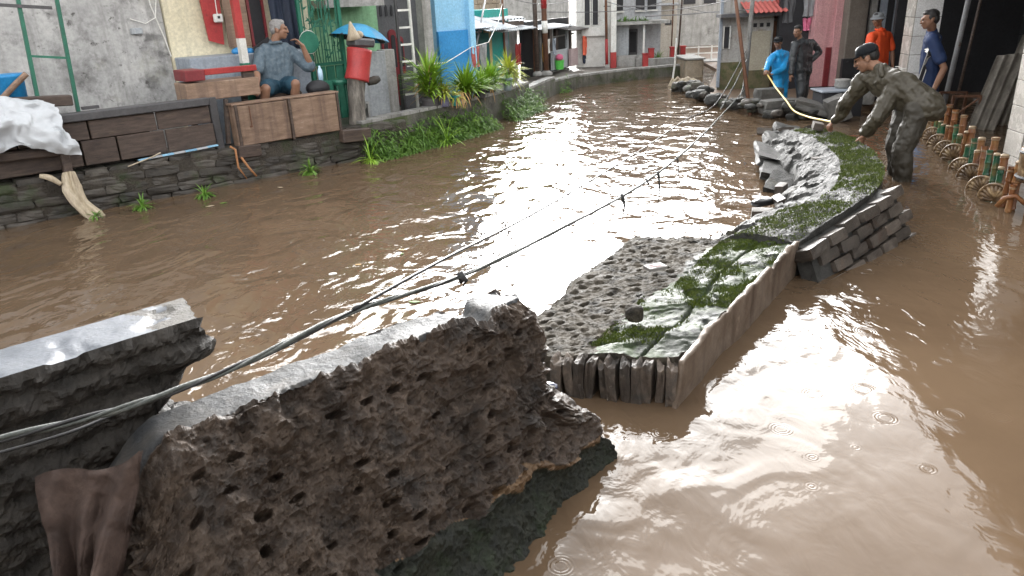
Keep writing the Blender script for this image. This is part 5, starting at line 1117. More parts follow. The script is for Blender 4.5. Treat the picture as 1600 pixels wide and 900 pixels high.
# man in black raincoat, hand on hip
M_BLKR = mat('black_rain_cloth', [(.022, .026, .029), (.03, .034, .038)], 3, .33, .7, 14, bdist=.03, objvar=0, spec=.6, fvar=(.94, 1.06))
J = dict(head=(4.80, 12.56, 1.20), neck=(4.87, 12.60, 1.07), shl=(4.76, 12.50, 1.00), shr=(5.09, 12.68, 1.00), hip=(4.96, 12.60, .60),
    arms=[((4.75, 12.50, 1.0), (4.72, 12.44, .77), (4.69, 12.40, .56), (4.68, 12.39, .48), (1, .3, 0), 1, .4), ((5.10, 12.68, 1.0), (5.25, 12.70, .86), (5.09, 12.60, .74), (5.03, 12.57, .71), (-.3, .3, -1), -1, .5)],
    legs=[((4.92, 12.50, .28), (4.94, 12.52, -.05), (4.86, 12.42, -.08)), ((5.03, 12.64, .28), (5.05, 12.66, -.05), (4.97, 12.56, -.08))])
person('man in a shiny black rain suit, one hand on his hip', (4.97, 12.6, .05), J, .80, False, M_BLKR, M_BLKR, M_HAIRB, (-.75, -.62, -.1), vox=.0085, fold=.04, hem=.08)
# man in blue raincoat holding the hose
M_BLUER = mat('blue_rain_cloth', [(.012, .25, .56), (.02, .31, .64)], 3, .4, .6, 14, bdist=.03, objvar=0, fvar=(.94, 1.06))
J = dict(head=(4.56, 12.74, 1.03), neck=(4.61, 12.80, .90), shl=(4.49, 12.70, .83), shr=(4.75, 12.86, .83), hip=(4.70, 12.84, .47),
    arms=[((4.48, 12.70, .82), (4.36, 12.55, .72), (4.27, 12.36, .64), (4.24, 12.30, .61), (.2, .3, -1), 1, 1.0), ((4.76, 12.86, .82), (4.66, 12.66, .62), (4.40, 12.45, .56), (4.33, 12.38, .545), (0, .2, 1), -1, 1.0)],
    legs=[((4.62, 12.72, .25), (4.66, 12.76, -.05), (4.58, 12.66, -.08)), ((4.76, 12.84, .25), (4.80, 12.88, -.05), (4.72, 12.78, -.08))])
person('man in a bright blue raincoat and dark cap holding the yellow hose end', (4.7, 12.8, .05), J, .78, False, M_BLUER, M_BLUER, M_HAIRB, (-.55, -.82, -.12), cap=dict(mat=M_NAVYCAP, brim='front'), vox=.0085, fold=.035, hem=.15)
# old man sitting on the cabinet, hand at his mouth
def lb(*a): return tuple(LB(*a))
ld_ = lambda x, y, z: (LB(x, y, z)-LB(0, 0, 0))
M_CHECK = mat('grey_blue_shirt', [(.055, .085, .11), (.09, .125, .155), (.14, .175, .20)], 26, .75, .25, 60, objvar=0); M_NAVYSH = mat('dark_teal_shorts', [(.008, .035, .06), (.015, .055, .085)], 6, .7, .2, 50, objvar=0, fvar=(.94, 1.06))
D_ = .26
J = dict(head=lb(3.52, .36+D_, 1.655), neck=lb(3.46, .40+D_, 1.51), shl=lb(3.28, .42+D_, 1.41), shr=lb(3.63, .40+D_, 1.41), hip=lb(3.40, .42+D_, .98), hl=lb(3.28, .34+D_, .98), hr=lb(3.50, .34+D_, .98),
    arms=[(lb(3.27, .41+D_, 1.39), lb(3.12, .30+D_, 1.18), lb(3.02, .12+D_, 1.02), lb(2.98, .06+D_, .99), ld_(0, 0, -1), 1, .3), (lb(3.64, .39+D_, 1.39), lb(3.84, .24+D_, 1.16), lb(3.735, .21+D_, 1.45), lb(3.67, .25+D_, 1.54), ld_(-.8, .3, 0), -1, .7)],
    legs=[(lb(3.08, .04+D_, 1.00), lb(3.03, .16+D_, .62), lb(3.0, .06+D_, .58)), (lb(3.47, .02+D_, 1.02), lb(3.46, .16+D_, .62), lb(3.45, .06+D_, .58))])
def cig(t, B, hd, s):
    b = MB(); b.tube([Vector(lb(3.46+.075*math.cos(a), .385+D_+.075*math.sin(a), 1.50-.01*math.sin(a))) for a in np.linspace(0, 6.28, 14)], .016, 6); add('collar', b, M_CHECK, t)
    b = MB(); b.tube([Vector(lb(3.03, .14+D_, 1.04))+ld_(.03*math.cos(a), .005, .03*math.sin(a)) for a in np.linspace(0, 6.28, 12)], .006, 6); add('wristband', b, M_BLKC, t)
person('grey haired old man in a blue-grey shirt sitting with a hand at his mouth', LB(3.4, .3, .9), J, 1.02, True, M_CHECK, M_NAVYSH, M_HAIRG, tuple(ld_(.82, -.55, -.02)), vox=.0075, fold=.03, legs_bare=True, sleeve=.62, hem=.05, extra=cig)
b = MB(LF); b.box((3.38, .70, .85), (.6, .34, .1), bev=.02); add('seat_board', b, M_WOODD, label='dark board the old man sits on behind the cabinet', cat='seat')
b = MB(LF); b.ell((3.80, .34, .93), (.16, .12, .10)); add('dark_bag', b, M_BLKC, label='black bag lying beside the seated old man', cat='bag', smooth=True)
b = MB(LF); b.lathe([(.03, 0), (.034, .08), (.03, .14), (.013, .17), (.013, .19)], (3.92, .45, 1.0), 12); bt = add('water_bottle', b, mat('clear_blue_plastic', [(.3, .45, .6), (.45, .6, .7)], 6, .2, 0), label='small blue and white bottle hanging near the gate', cat='bottle', smooth=True)
b = MB(LF); b.box((3.92, .45, .92), (.2, .2, .16)); add('bottle_crate', b, M_GREENP, label='dark green crate under the bottle', cat='crate')

# ================================================================== plants
M_LEAF = mat('strap_leaf_green', [(.12, .24, .015), (.19, .34, .025), (.29, .44, .045)], 9, .45, .1, 40, objvar=.1); M_LEAFY = mat('yellow_green_leaf', [(.24, .30, .03), (.36, .41, .045), (.45, .45, .08)], 9, .45, .1, 40, objvar=.1); M_WEED = mat('weed_green', [(.05, .12, .014), (.095, .20, .025), (.16, .28, .04)], 6, .5, .1, 40, objvar=.15); M_DRY = mat('dry_leaf', [(.30, .17, .06), (.42, .27, .12)], 9, .6, .1, 40)
def leaf(m, base, d, ln_, w_, droop, seg=4):
    """an arching strap leaf with a fold along its middle"""
    d = Vector(d).normalized(); sd = d.cross(Vector((0, 0, 1))); sd = sd.normalized() if sd.length > 1e-3 else Vector((1, 0, 0)); p = Vector(base); V = []; v = d.copy()
    for i in range(seg+1):
        t = i/seg; ww = w_*(.55+.9*t if t < .45 else 1.75*(1-t)+.02); nn = sd.cross(v).normalized()
        V += [p-sd*ww*.5+nn*ww*.14, p, p+sd*ww*.5+nn*ww*.14]
        v = (v+Vector((0, 0, -droop/seg))).normalized(); p = p+v*ln_/seg
    F = []
    for i in range(seg):
        a = 3*i; F += [(a, a+1, a+4, a+3), (a+1, a+2, a+5, a+4)]
    m.add(V, F)
def clump(c, n, ln_, w_, spread, droop, r_, h0=0., stemh=0.):
    m = MB(); c = Vector(c)
    for q in range(n):
        a = r_.uniform(0, 6.283); t = r_.random()**.7*spread; d = Vector((math.cos(a)*t, math.sin(a)*t, 1-.55*t)); b_ = c+Vector((math.cos(a), math.sin(a), 0))*.03*r_.random()+Vector((0, 0, h0+stemh*r_.random()))
        leaf(m, b_, d, ln_*r_.uniform(.65, 1.1), w_*r_.uniform(.7, 1.2), droop*r_.uniform(.5, 1.4))
    return m
M_POTD = mat('dark_pot', [(.05, .045, .045), (.085, .08, .08)], 6, .6, .3, 40); M_POTP = mat('purple_grey_pot', [(.13, .12, .20), (.19, .18, .28)], 6, .5, .2, 40); M_POTT = mat('turquoise_pot', [(.03, .32, .36), (.05, .42, .45)], 6, .5, .15, 40); M_POTG = mat('blue_grey_pot', [(.20, .25, .29), (.27, .32, .36)], 6, .5, .15, 40)
def potted(x, y, z, pr, ph_, pm_, n, ln_, w_, spread, droop, lm, label, seed, stemh=.0, tyre=False):
    r_ = random.Random(seed); t = thing('potted_plant', label, 'potted plant', (x, y, z), 'potted plants along the kerb'); b = MB()
    if tyre: b.lathe([(pr*.75, 0), (pr, .02), (pr*1.04, ph_*.25), (pr*.98, ph_*.48), (pr*1.04, ph_*.7), (pr, ph_-.01), (pr*.8, ph_)], (x, y, z), 18)
    else: b.lathe([(pr*.72, 0), (pr*.78, ph_*.2), (pr, ph_*.88), (pr*1.12, ph_*.9), (pr*1.12, ph_), (pr*.9, ph_), (pr*.85, ph_*.85)], (x, y, z), 18)
    add('dry_leaf', clump((x, y, z+ph_*.85), max(4, n//14), ln_*.9, w_*.9, spread*1.4, droop*2.2, r_, 0, stemh*.6), M_DRY, t, kind='stuff')
    add('pot', b, pm_, t, smooth=True); add('foliage', clump((x, y, z+ph_*.85), n, ln_, w_, spread, droop, r_, 0, stemh), lm, t)
    if stemh:
        b = MB()
        for q in range(5): b.tube([(x+r_.uniform(-.04, .04), y+r_.uniform(-.04, .04), z+ph_*.8), (x+r_.uniform(-.06, .06), y+r_.uniform(-.06, .06), z+ph_+stemh)], [.018, .012], 6)
        add('stem', b, M_BARK, t)
    return t
potted(-1.07, 11.12, .45, .13, .15, M_POTD, 260, .50, .036, .95, .75, M_LEAF, 'tallest bushy bright green plant in a dark tyre pot at the kerb', 1, .34, True)
potted(-.87, 11.16, .45, .085, .18, M_POTP, 90, .30, .030, 1.2, 1.2, M_LEAFY, 'yellow-green spider plant in a purple grey pot', 2, .05)
potted(-.72, 11.32, .44, .08, .15, M_POTT, 40, .24, .022, 1.4, 2.0, M_LEAFY, 'small drooping yellowish plant in a turquoise pot', 3)
potted(-.58, 11.75, .44, .11, .14, M_POTD, 190, .48, .040, 1.0, .8, M_LEAF, 'broad green strap leaved plant just past the turquoise pot', 4, .08)
potted(-.36, 12.05, .44, .10, .14, M_POTD, 120, .38, .036, 1.1, 1.0, M_LEAF, 'lower green plant between the strap leaved ones', 5)
potted(-.22, 12.62, .44, .11, .14, M_POTD, 190, .46, .036, 1.05, .9, M_LEAF, 'dense green plant before the teal shop', 6, .05)
potted(.08, 12.74, .46, .085, .20, M_POTG, 60, .22, .022, 1.3, 1.4, M_WEED, 'small plant in a blue-grey pot hanging over the kerb', 7)
potted(.10, 13.35, .44, .10, .14, M_POTD, 240, .40, .034, 1.25, 1.1, M_LEAFY, 'leafy yellow-green shrub at the far end of the pot row', 8, .2)
r_ = random.Random(11); t = thing('dry_fronds', 'orange-brown dry leaves drooping over the kerb between the pots', 'dry leaves', (-.72, 11.4, .6)); m = MB()
for q in range(14): leaf(m, (-.66+r_.uniform(-.05, .05), 11.40, .62), (r_.uniform(-.3, .8), -1, .6), .34, .022, 2.6)
add('foliage', m, M_DRY, t)
b = fp; add('foliage', clump((5.75, 11.9, .4), 60, .32, .03, 1.1, 1.0, random.Random(5)), mat('dark_shrub', [(.015, .04, .012), (.03, .07, .02)], 9, .5, .1, 40), fp)
r_ = random.Random(4); bp_ = thing('balcony_plants', 'green shrubs growing on the porch roof at the far bend', 'plant', (3.2, 19.5, 1.24)); m = MB()
for q in range(6): m2 = clump((2.95+q*.13, 19.4, 1.24), 28, .17, .03, 1.5, 1.2, r_); m.add(m2.v, m2.f)
add('foliage', m, M_WEED, bp_)
r_ = random.Random(6); bp_ = thing('bend_plant', 'small leafy plant beside the small red bollard', 'plant', (3.95, 19.6, .3)); add('foliage', clump((3.95, 19.5, .3), 70, .28, .03, 1.3, 1.2, r_), M_WEED, bp_)

# river kerb along the path
M_KERB = mat('mossy_kerb', [(.07, .068, .055), (.11, .105, .088), (.16, .15, .13)], 4, .7, .8, 40, spots=[((.05, .07, .022), 3, (.48, .62)), ((.035, .033, .028), 5, (.55, .68))], streak=(.05, .05, .035))
kb = thing('river_kerb', 'low mossy concrete kerb edging the path above the river', 'kerb', (-.5, 11.6, .3))
e_out = inset(EDGE[2:], .02); e_in = inset(EDGE[2:], .20)
KH = [.44, .44, .43, .42, .32, .25, .23, .22]
for i in range(len(e_out)-1):
    a, b_, c, d = e_out[i], e_out[i+1], e_in[i+1], e_in[i]; m = MB(); m.prism([(a[0], a[1], -.3), (b_[0], b_[1], -.3), (c[0], c[1], -.3), (d[0], d[1], -.3)], (0, 0, KH[i]+.3)); add('kerb_segment', m, M_KERB, kb)
    m = MB(); k_ = 5
    for q in range(k_):
        f0, f1 = q/k_+.006, (q+1)/k_-.006
        P4 = [Vector(a).lerp(Vector(b_), f0), Vector(a).lerp(Vector(b_), f1), Vector(d).lerp(Vector(c), f1), Vector(d).lerp(Vector(c), f0)]; m = MB(); m.prism([(p.x, p.y, KH[i]+.002) for p in P4], (0, 0, .035+.008*rnd.random())); add('coping_stone', m, M_CONCP, kb)

# weeds on the bank (uncountable)
def weeds(name, label, poly, n, lo, hi, ln_, w_, seed, mats=None, zr=(-.02, .3), thr=-.2):
    r_ = random.Random(seed); pts = interp([(x, y, 0) for x, y in poly], np.array([r_.random() for _ in range(n)])); nz = fbm(pts, 1.3, 3, seed); m = MB()
    for p, z_ in zip(pts, nz):
        if z_ < thr: continue
        off = r_.uniform(lo, hi); zz = r_.uniform(*zr)*max(0, (hi-off)/(hi-lo)); k = r_.randint(2, 4); c = Vector((p[0]+off*.75, p[1]-off*.66, max(-.01, zz)))
        for q in range(k):
            a = r_.uniform(0, 6.283); leaf(m, c, (math.cos(a)*.9+.25, math.sin(a)*.9-.25, r_.uniform(.4, 1.2)), ln_*r_.uniform(.5, 1.3), w_*r_.uniform(.7, 1.3), r_.uniform(.6, 2.2), 3)
    return add(name, m, mats or M_WEED, label=label, kind='stuff', cat='weeds')
weeds('bank_weeds', 'green weeds trailing down the river kerb to the water', EDGE[2:7], 2600, -.02, .38, .12, .018, 3, zr=(-.02, .40), thr=-.35)
weeds('bank_grass', 'thin moss and grass on the far kerb face', EDGE[5:9], 700, -.02, .10, .08, .012, 4, zr=(0, .38))
for (x, y, n, ln_, w_, lab, mm) in ((-1.86, 9.62, 50, .34, .018, 'arching grass tuft at the end of the stone wall', M_LEAF), (-.95, 10.75, 90, .50, .016, 'tall arching grass tuft under the potted plants', M_LEAF), (-3.45, 8.12, 60, .16, .02, 'small bright weed clump at the waterline below the planks', M_WEED), (-3.95, 7.72, 50, .16, .018, 'sparse weed clump beside the pale driftwood', M_WEED), (-2.52, 9.10, 60, .20, .028, 'dark leafy weed hanging on the stones below the cabinet', M_WEED), (-4.3, 7.42, 24, .12, .016, 'tiny weed at the foot of the pale driftwood', M_WEED), (-1.45, 10.25, 60, .26, .02, 'bushy weed between the two grass tufts', M_WEED)):
    t = thing('grass_tuft', lab, 'grass tuft', (x, y, .05), 'tufts on the bank'); add('foliage', clump((x+.12, y-.12, .03), n, ln_, w_, 1.5, 1.9, random.Random(int(x*100))), mm, t)

# ================================================================== cables across the river
M_CABLE = mat('grey_cable', [(.035, .04, .036), (.06, .066, .06), (.10, .105, .095)], 20, .5, .3, 60); M_CABB = mat('black_cable', [(.012, .012, .013), (.025, .025, .026)], 20, .45, .1, 60)
CP = [(-1.9, 1.05, 1.06), (-1.29, 1.60, .93), (-.93, 1.95, .885), (-.57, 2.52, .855), (-.09, 3.42, .70), (1.1, 6.0, .41), (2.2, 8.7, .20), (3.17, 11, .14), (4.28, 13.4, .22)]
cbl = thing('cable_bundle', 'bundle of grey cables sagging from the near wall to the foot of the pole', 'cable', (-1.3, 1.6, .9)); tt = np.linspace(0, 1, 110); base = interp(CP, tt)
for k, (m_, rr) in enumerate(((M_CABLE, .0068), (M_CABLE, .0050), (M_CABB, .0050))):
    ph_ = k*2.1; off = np.stack([np.cos(tt*60+ph_)*.006, tt*0, np.sin(tt*60+ph_)*.006], 1)*(1.15-tt[:, None])
    b = MB(); b.tube([tuple(p) for p in base+off], [rr*(1.0+.6*q) for q in tt], 7); add('strand', b, m_, cbl, smooth=True)
b = MB(); b.tube([tuple(p) for p in interp([(-1.75, 1.35, .90), (-1.28, 1.70, .855), (-1.14, 1.90, .83), (-.85, 2.2, .825), (-.6, 2.5, .85)], np.linspace(0, 1, 30))], .005, 6); add('loose_strand', b, M_CABB, cbl, smooth=True)
b = MB(); b.tube([tuple(p) for p in interp([(-.58, 2.49, .87), (-.29, 3.2, .81), (.25, 5, .53), (1.46, 8, .30), (2.42, 10, .28), (3.4, 12, .22), (4.3, 13.5, .9)], np.linspace(0, 1, 60))], .0075, 6); add('overhead_wire', b, M_CABB, label='thin black wire running above the cable bundle to the pole', cat='wire', smooth=True)
for i, (t_, ln_, w_, lab) in enumerate(((.475, .05, .022, 'small dark knot of rag on the cable over the river'), (.60, .16, .02, 'dark rag strip hanging from the middle of the cable'), (.655, .34, .018, 'longest dark rag strip hanging from the cable'), (.635, .07, .012, 'short rag scrap between the hanging strips'), (.70, .30, .012, 'thin frayed strip hanging near the far cable end'))):
    p = Vector(interp(CP, np.array([t_]))[0]); b = MB(); V = [p+Vector((0, 0, .02)), p+Vector((.015, 0, -.02)), p+Vector((.03, .01, -ln_*.5)), p+Vector((.01, .0, -ln_))]
    b.tube(V, [w_, w_*1.1, w_*.6, w_*.25], 6, sq=.4); add('rag_strip', b, M_CABB, label=lab, cat='rag', group='rag scraps on the cable', smooth=True)

# ================================================================== loose things on the walls
M_RAG = mat('brown_rag', [(.03, .018, .014), (.05, .031, .024), (.075, .05, .04)], 10, .8, .5, 60, bdist=.01)
V = []; nu, nv = 60, 60
for i in range(nu):
    for j in range(nv):
        a = i/(nu-1); c = j/(nv-1)
        top_ = Vector((-1.36, 1.78, .67)).lerp(Vector((-1.06, 1.80, .765)), a); bot_ = Vector((-1.215, 1.60, .36)).lerp(Vector((-1.12, 1.62, .42)), a)
        V.append(top_.lerp(bot_, c**1.15))
Vn = np.array(V); cc = np.tile(np.linspace(0, 1, nv), nu); aa = np.repeat(np.linspace(0, 1, nu), nv)
fld = np.sin(aa*16+2.2*fbm(Vn, 4, 2, 3)+cc*2)*.022*(.25+cc)+.03*fbm(Vn, 6, 3, 8)+.012*fbm(Vn, 18, 3, 9)
Vn = Vn+np.array([.02, -.10, .05])[None]*(.4+.6*cc)[:, None]+np.array([.25, -.8, .35])[None]*1.9*fld[:, None]; Vn[:, 2] += .03*np.sin(aa*5+1)*(1-cc)-.06*cc*np.sin(aa*7)
m = MB(); m.grid([tuple(p) for p in Vn], nu, nv); m.grid([tuple(p+np.array([.004, .008, -.004])) for p in Vn], nu, nv); add('brown_rag', m, M_RAG, label='crumpled brown rag draped over the near end of the leaning chunk', cat='rag', smooth=True)
def rock(name, c, d, m, seed, label=None, cat=None, parent=None, rot=0., group=None, amp=.3):
    bm = bmesh.new(); bmesh.ops.create_icosphere(bm, subdivisions=3, radius=1); vs = np.array([v.co[:] for v in bm.verts]); vs = np.sign(vs)*np.abs(vs)**.7
    vs *= (1+amp*fbm(vs+seed*3.3, 1.3, 3, seed))[:, None]; vs = vs*np.array(d)/2; cr, sr = math.cos(rot), math.sin(rot)
    mb = MB(); mb.v = [(c[0]+x*cr-y*sr, c[1]+x*sr+y*cr, c[2]+z) for x, y, z in vs]; mb.f = [tuple(v.index for v in f.verts) for f in bm.faces]; bm.free()
    return add(name, mb, m, parent, label, cat, group)
rock('loose_stone', (.66, 3.70, .27), (.10, .09, .10), M_SLAB, 3, 'single grey stone lying on the fallen slab', 'stone')
pkx = thing('printed_packet', 'small flat packet with faded pink print lying on the fallen slab', 'packet', (.92, 4.43, .24)); rz = Matrix.Rotation(.35, 3, 'Z')
b = MB(); b.box((.92, 4.43, .262), (.13, .085, .022), rz, bev=.003); add('box', b, mat('faded_card', [(.17, .16, .15), (.22, .205, .195)], 8, .6, .1, 40), pkx)
for q, (x, y, w_, d_) in enumerate(((-.03, .015, .05, .012), (.03, .018, .03, .014), (-.01, -.012, .09, .012), (.02, -.028, .06, .008))):
    b = MB(); b.box(Vector((.92, 4.43, .2745))+rz @ Vector((x, y, 0)), (w_, d_, .002), rz); add('print_bar', b, mat('faded_pink_ink', [(.12, .045, .045), (.16, .07, .07)], 20, .6, 0), pkx)
rock('blue_scrap', (.14, 3.06, .20), (.10, .05, .03), mat('dark_blue_plastic', [(.01, .015, .05), (.02, .03, .08)], 9, .4, .2, 40), 5, 'dark blue plastic scrap caught between the chunk and the slab', 'plastic scrap')
rock('dark_scrap', (2.33, 6.55, .06), (.24, .10, .07), M_CABB, 6, 'dark plastic scrap at the water edge of the curved wall', 'plastic scrap', rot=.3)
rock('floating_foam', (-1.36, 5.31, .0), (.06, .04, .015), M_WHITE, 8, 'small white scrap floating in the river', 'floating scrap')
rock('floating_foam', (-1.2, 5.5, .0), (.05, .03, .01), M_DRY, 9, 'small brown leaf floating beside the white scrap', 'floating scrap')
# slumped fragments on the river side of the curved wall
tpl = [rough_brick('slab_piece', M_TW, 60+q, amp=.12, k=5) for q in range(3)]
sg = thing('slumped_fragments', 'slumped slabs and bricks sliding from the curved wall into the river', 'rubble', (3.1, 8.2, 0))
for q, (c, d, rot) in enumerate((((3.05, 8.35, .10), (.42, .9, .10), .25), ((2.88, 7.75, .06), (.34, .6, .09), .35), ((3.30, 8.9, .14), (.3, .5, .12), .1), ((3.55, 9.35, .16), (.34, .3, .16), .2), ((2.75, 7.25, .03), (.3, .4, .09), .5))):
    stamp('slab_piece', tpl[q % 3], None, sg, c, (Matrix.Rotation(-rot, 3, 'Z') @ Matrix.Rotation(.22, 3, 'Y') @ Matrix.Rotation(.06*q, 3, 'X')).to_quaternion(), d)
for q, (x, y, z) in enumerate(((3.18, 7.35, .24), (3.60, 8.55, .38), (3.35, 9.55, .16), (3.75, 9.2, .22), (3.02, 7.0, .18), (3.45, 9.1, .22), (2.45, 6.45, .08), (2.2, 6.15, .06), (2.62, 6.9, .08))):
    stamp('brick', gb[q % 5], None, sg, (x, y, z), Quaternion((0, 0, 1), q*1.3) @ Quaternion((1, 0, 0), .2*q), (.20, .11, .08))
# rubble along the right bank
rb = thing('bank_rubble', 'grey rubble stones heaped along the right bank under the poles', 'rubble', (3.8, 13.5, 0)); r_ = random.Random(21)
path = interp([(3.62, 15.6, 0), (3.60, 14.6, 0), (3.68, 13.6, 0), (3.78, 12.7, 0), (3.98, 11.95, 0), (4.3, 11.4, 0), (4.75, 11.3, 0)], np.linspace(0, 1, 60))
for q, p in enumerate(path):
    s_ = r_.uniform(.12, .3); rock('stone', (p[0]+r_.uniform(-.15, .22), p[1]+r_.uniform(-.15, .15), .03+r_.uniform(0, .16)), (s_, s_*r_.uniform(.6, 1), s_*r_.uniform(.4, .7)), M_TW if q % 3 else M_STONE, 30+q, parent=rb, rot=r_.uniform(0, 3))
for q, (c, d, rz_, ry, lab) in enumerate((((4.30, 11.75, .14), (.55, .26, .22), .1, 0, 'weathered concrete block lying at the rubble edge'), ((4.72, 11.35, .16), (.6, .34, .14), -.5, .25, 'tilted concrete slab before the two raincoat men'), ((4.92, 11.05, .18), (.3, .34, .34), -.2, -.35, 'broken concrete lump beside the black tank'), ((4.42, 12.6, .22), (.42, .24, .2), .2, 0, 'pale square block behind the blue raincoat man'))):
    tag(stamp('concrete_block', rough_brick('concrete_block', MATS['wet_concrete_block'] if 'wet_concrete_block' in MATS else mat('wet_concrete_block', [(.06, .058, .053), (.10, .096, .088), (.14, .135, .125)], 6, .6, .8, 45), 80+q, amp=.07, k=5), None, None, c, (Matrix.Rotation(rz_, 3, 'Z') @ Matrix.Rotation(ry, 3, 'Y')).to_quaternion(), d), lab, 'concrete block', 'concrete blocks on the right bank')
# poles and stays on the right bank
pole('pale_pole', 'tall pale grey steel pole standing in the rubble', (4.27, 13.4, 0), (4.38, 13.5, 4.2), .038, M_CONCP); pole('dark_leaning_pole', 'dark rusty pole leaning past the pale one', (3.93, 11.9, -.1), (3.90, 14.3, 3.6), .030, M_RUST)
for i, (a, c, lab) in enumerate((((4.29, 13.4, .75), (3.55, 12.3, .05), 'thin stay wire from the pale pole to the water'), ((4.28, 13.4, .5), (3.9, 12.5, .1), 'second stay wire closer to the pale pole'))):
    b = MB(); b.tube([a, Vector(a).lerp(Vector(c), .5)-Vector((0, 0, .03)), c], .010, 6); add('stay_wire', b, M_CABLE, label=lab, cat='wire')
b = MB(); b.tube([tuple(p) for p in interp([(4.22, 12.42, .66), (4.27, 12.36, .60), (4.28, 11.9, .42), (4.12, 10.95, .33), (3.99, 10.31, .29), (3.87, 9.51, .33), (3.78, 8.75, .40), (3.69, 8.36, .45)], np.linspace(0, 1, 50))], .0125, 8); add('yellow_hose', b, mat('yellow_hose', [(.62, .46, .12), (.72, .56, .2)], 8, .4, .05, 40), label='yellow hose stretched from the blue raincoat man to the bending man', cat='hose', smooth=True)
pcl = thing('tangled_roots', 'pale branch snag sticking out of the river at the far bend', 'branch', (4.0, 16.6, 0)); b = MB()
for q in range(5): b.tube([(3.55, 16.3, -.03), (3.65+.1*q, 16.4-.05*q, .12+.03*(q % 2)), (3.85+.12*q, 16.3-.12*q, -.02)], [.03, .04, .02], 7)
add('branch', b, M_DRIFT, pcl, smooth=True)
b = MB(); b.tube([(3.68, 16.6, -.1), (3.74, 16.6, .45), (3.75, 16.6, .95)], .022, 7); add('stake', b, M_WHITE, label='thin white stake beside the branch snag', cat='stake')

# ================================================================== near left bank odds and ends
gf = thing('green_steel_frame', 'green painted steel ladder frame leaning before the stained wall', 'ladder', LB(.85, .3, .95))
for (a, c) in (((.76, .32, 2.5), (.66, .28, 1.0)), ((1.09, .32, 2.5), (1.0, .28, .98))):
    b = MB(LF); b.bar(a, c, .035, .035); add('leg', b, M_GREENP, gf)
b = MB(LF); b.bar((.68, .30, 1.57), (1.05, .30, 1.52), .022); add('rung', b, M_GREENP, gf); b = MB(LF); b.bar((.4, .30, 2.06), (1.0, .30, 2.0), .05, .03); add('rung', b, M_BEAM, gf); b = MB(LF); b.box((1.12, .28, 1.02), (.16, .06, .03)); add('foot', b, M_BEAM, gf)
bn = thing('blue_bin', 'bright blue plastic bin behind the white sheet', 'bin', LB(.5, .42, 1.0)); b = MB(LF); b.lathe([(.11, .95), (.13, 1.36), (.145, 1.38), (.145, 1.41), (.12, 1.41)], (.5, .45, 0), 18); add('body', b, mat('bin_blue', [(.02, .22, .50), (.03, .28, .58)], 6, .45, .1, 40), bn, smooth=True)
b = MB(LF); b.box((.5, .45, .68), (.4, .3, .54)); add('support', b, M_WOODD, bn)
b = MB(LF); b.tube([(.38, .30, 1.2), (.5, .26, 1.31), (.62, .22, 1.41)], .028, 10); add('brown_pipe', b, M_WOODB, label='short brown pipe resting across the blue bin', cat='pipe')
V = []; nu, nv = 60, 50
for i in range(nu):
    for j in range(nv):
        a = i/(nu-1); c = j/(nv-1); s_ = -.25+a*1.02; zt = 1.25-.04*a-.22*max(0, a-.6); zb = .76-.13*max(0, a-.72)/.28+.03*math.sin(a*14)
        V.append((s_+.03*math.sin(c*5+a*3)+.05*c*(a-.5), -.06-.10*math.sin(c*2.2)+.16*(1-c)**3, zt+(zb-zt)*c))
Vn = np.array(V); n1 = fbm(Vn, 3.3, 3, 5); n2 = fbm(Vn, 9, 3, 6); rid = (1-np.abs(n1)*3)+.6*(1-np.abs(fbm(Vn*np.array([1, 1, .45]), 7.5, 2, 9))*3); V = [(x+.05*q2, y-.055*rd-.03*q2, z+.03*q2-.10*max(0, i_-.55)*(j_ > .6)) for (x, y, z), rd, q2, i_, j_ in zip(V, rid, n2, np.repeat(np.linspace(0, 1, nu), nv), np.tile(np.linspace(0, 1, nv), nu))]
m = MB(LF); m.grid(V, nu, nv); m.grid([(x, y+.008, z) for x, y, z in V], nu, nv); add('white_sheet', m, M_PLASTW, label='crumpled white plastic sheet draped over timber at the near left bank', cat='plastic sheet', smooth=True)
for q, (a, c, w_, lab) in enumerate((((-.6, .12, .70), (.75, .02, .66), .10, 'dark squared timber under the white sheet'), ((-.4, .2, 1.2), (.95, .22, 1.12), .13, 'dark plank end behind the white sheet'), ((.70, -.02, .1), (.72, .0, .95), .10, 'dark upright post beside the pale driftwood'))):
    b = MB(LF); b.bar(a, c, w_, w_*.8, bev=.01); add('timber', b, M_WOODD, label=lab, cat='timber')
dw = thing('driftwood', 'pale soaked fibrous log hanging down the stone wall into the water', 'driftwood', LB(.75, -.1, 0)); m = trunk(LBs([(.70, -.08, .46), (.69, -.13, .30), (.73, -.17, .14), (.82, -.22, .0), (.90, -.26, -.06)]), [.045, .075, .06, .075, .03], 14, 28, 9, .42); add('log', m, M_DRIFT, dw)
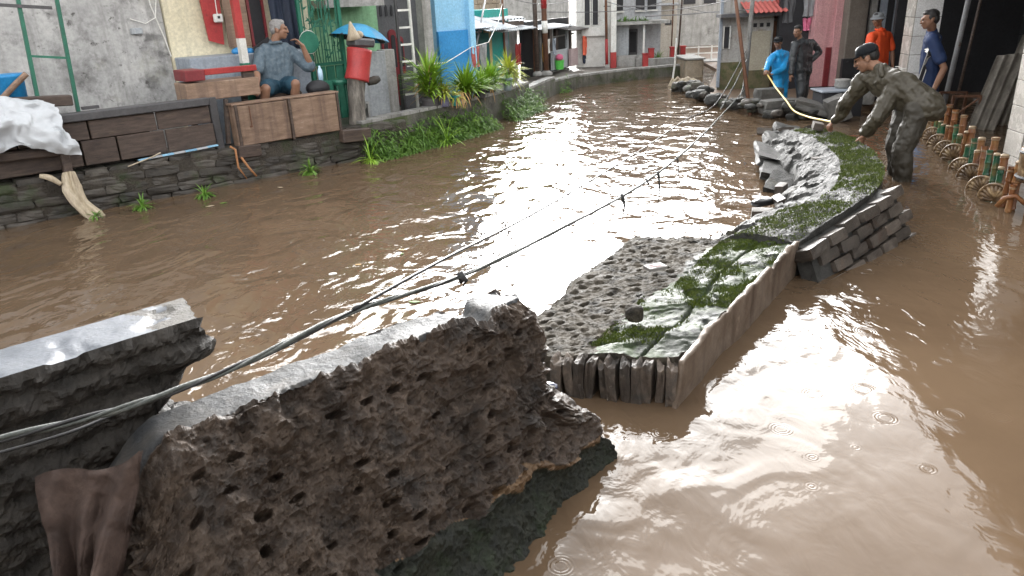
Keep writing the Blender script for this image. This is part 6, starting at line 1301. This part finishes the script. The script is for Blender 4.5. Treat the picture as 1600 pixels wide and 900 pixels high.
add('driftwood', trunk(LBs([(.44, -.08, .47), (.52, -.1, .44), (.60, -.1, .36)]), [.02, .03, .02], 16, 10, 4, .2), M_DRIFT, label='short pale stick lodged on the stones under the white sheet', cat='driftwood', smooth=True)
for q, (pts, lab) in enumerate((([(2.40, .0, .44), (2.44, -.04, .40), (2.43, -.06, .2), (2.50, -.08, .05)], 'orange-brown root hanging from the corner of the cabinet'), ([(2.50, -.02, .30), (2.55, -.06, .18), (2.62, -.08, .06)], 'shorter orange-brown root beside the first'))):
    b = MB(LF); b.tube(pts, [.014, .013, .012, .006][:len(pts)], 6); add('root', b, mat('orange_root', [(.30, .13, .05), (.42, .2, .09)], 9, .7, .3, 40), label=lab, cat='root', smooth=True)
b = MB(LF); b.box((2.62, .02, .35), (.28, .1, .14), Matrix.Rotation(.05, 3, 'Y'), bev=.008); add('wood_offcut', b, M_WOODD, label='reddish wood offcut wedged under the cabinet corner', cat='wood')
b = MB(LF); b.box((4.05, -.02, .33), (.42, .12, .16), Matrix.Rotation(.06, 3, 'Y'), bev=.01); add('wood_offcut', b, M_WOODD, label='dark wood block lying below the carved stump', cat='wood')
b = MB(LF); b.tube([(1.28, .02, .40), (1.5, -.03, .46), (1.62, -.04, .50)], .008, 5); add('twig', b, M_DRIFT, label='thin pale twig sticking out of the stone wall', cat='twig')

r_ = random.Random(77)
for q in range(26):
    x, y = r_.uniform(-3.6, 1.5), r_.uniform(4.2, 11.5)
    if y-9.6 > (x+2)*.95 or (x-.2)*1.35+3.4 > y: continue
    b = MB(); a = r_.uniform(0, 6.28); l = r_.uniform(.02, .05); d = Vector((math.cos(a), math.sin(a), 0)); n_ = Vector((-d.y, d.x, 0)); c = Vector((x, y, .006))
    b.prism([c-d*l, c+n_*l*.4, c+d*l, c-n_*l*.4], (0, 0, .004)); add('floating_leaf', b, [M_DRY, M_WEED, M_DRIFT][q % 3], label=['small brown leaf', 'small green leaf', 'small pale leaf'][q % 3]+' scrap drifting on the open river', cat='floating leaf', group='leaf scraps drifting on the river')
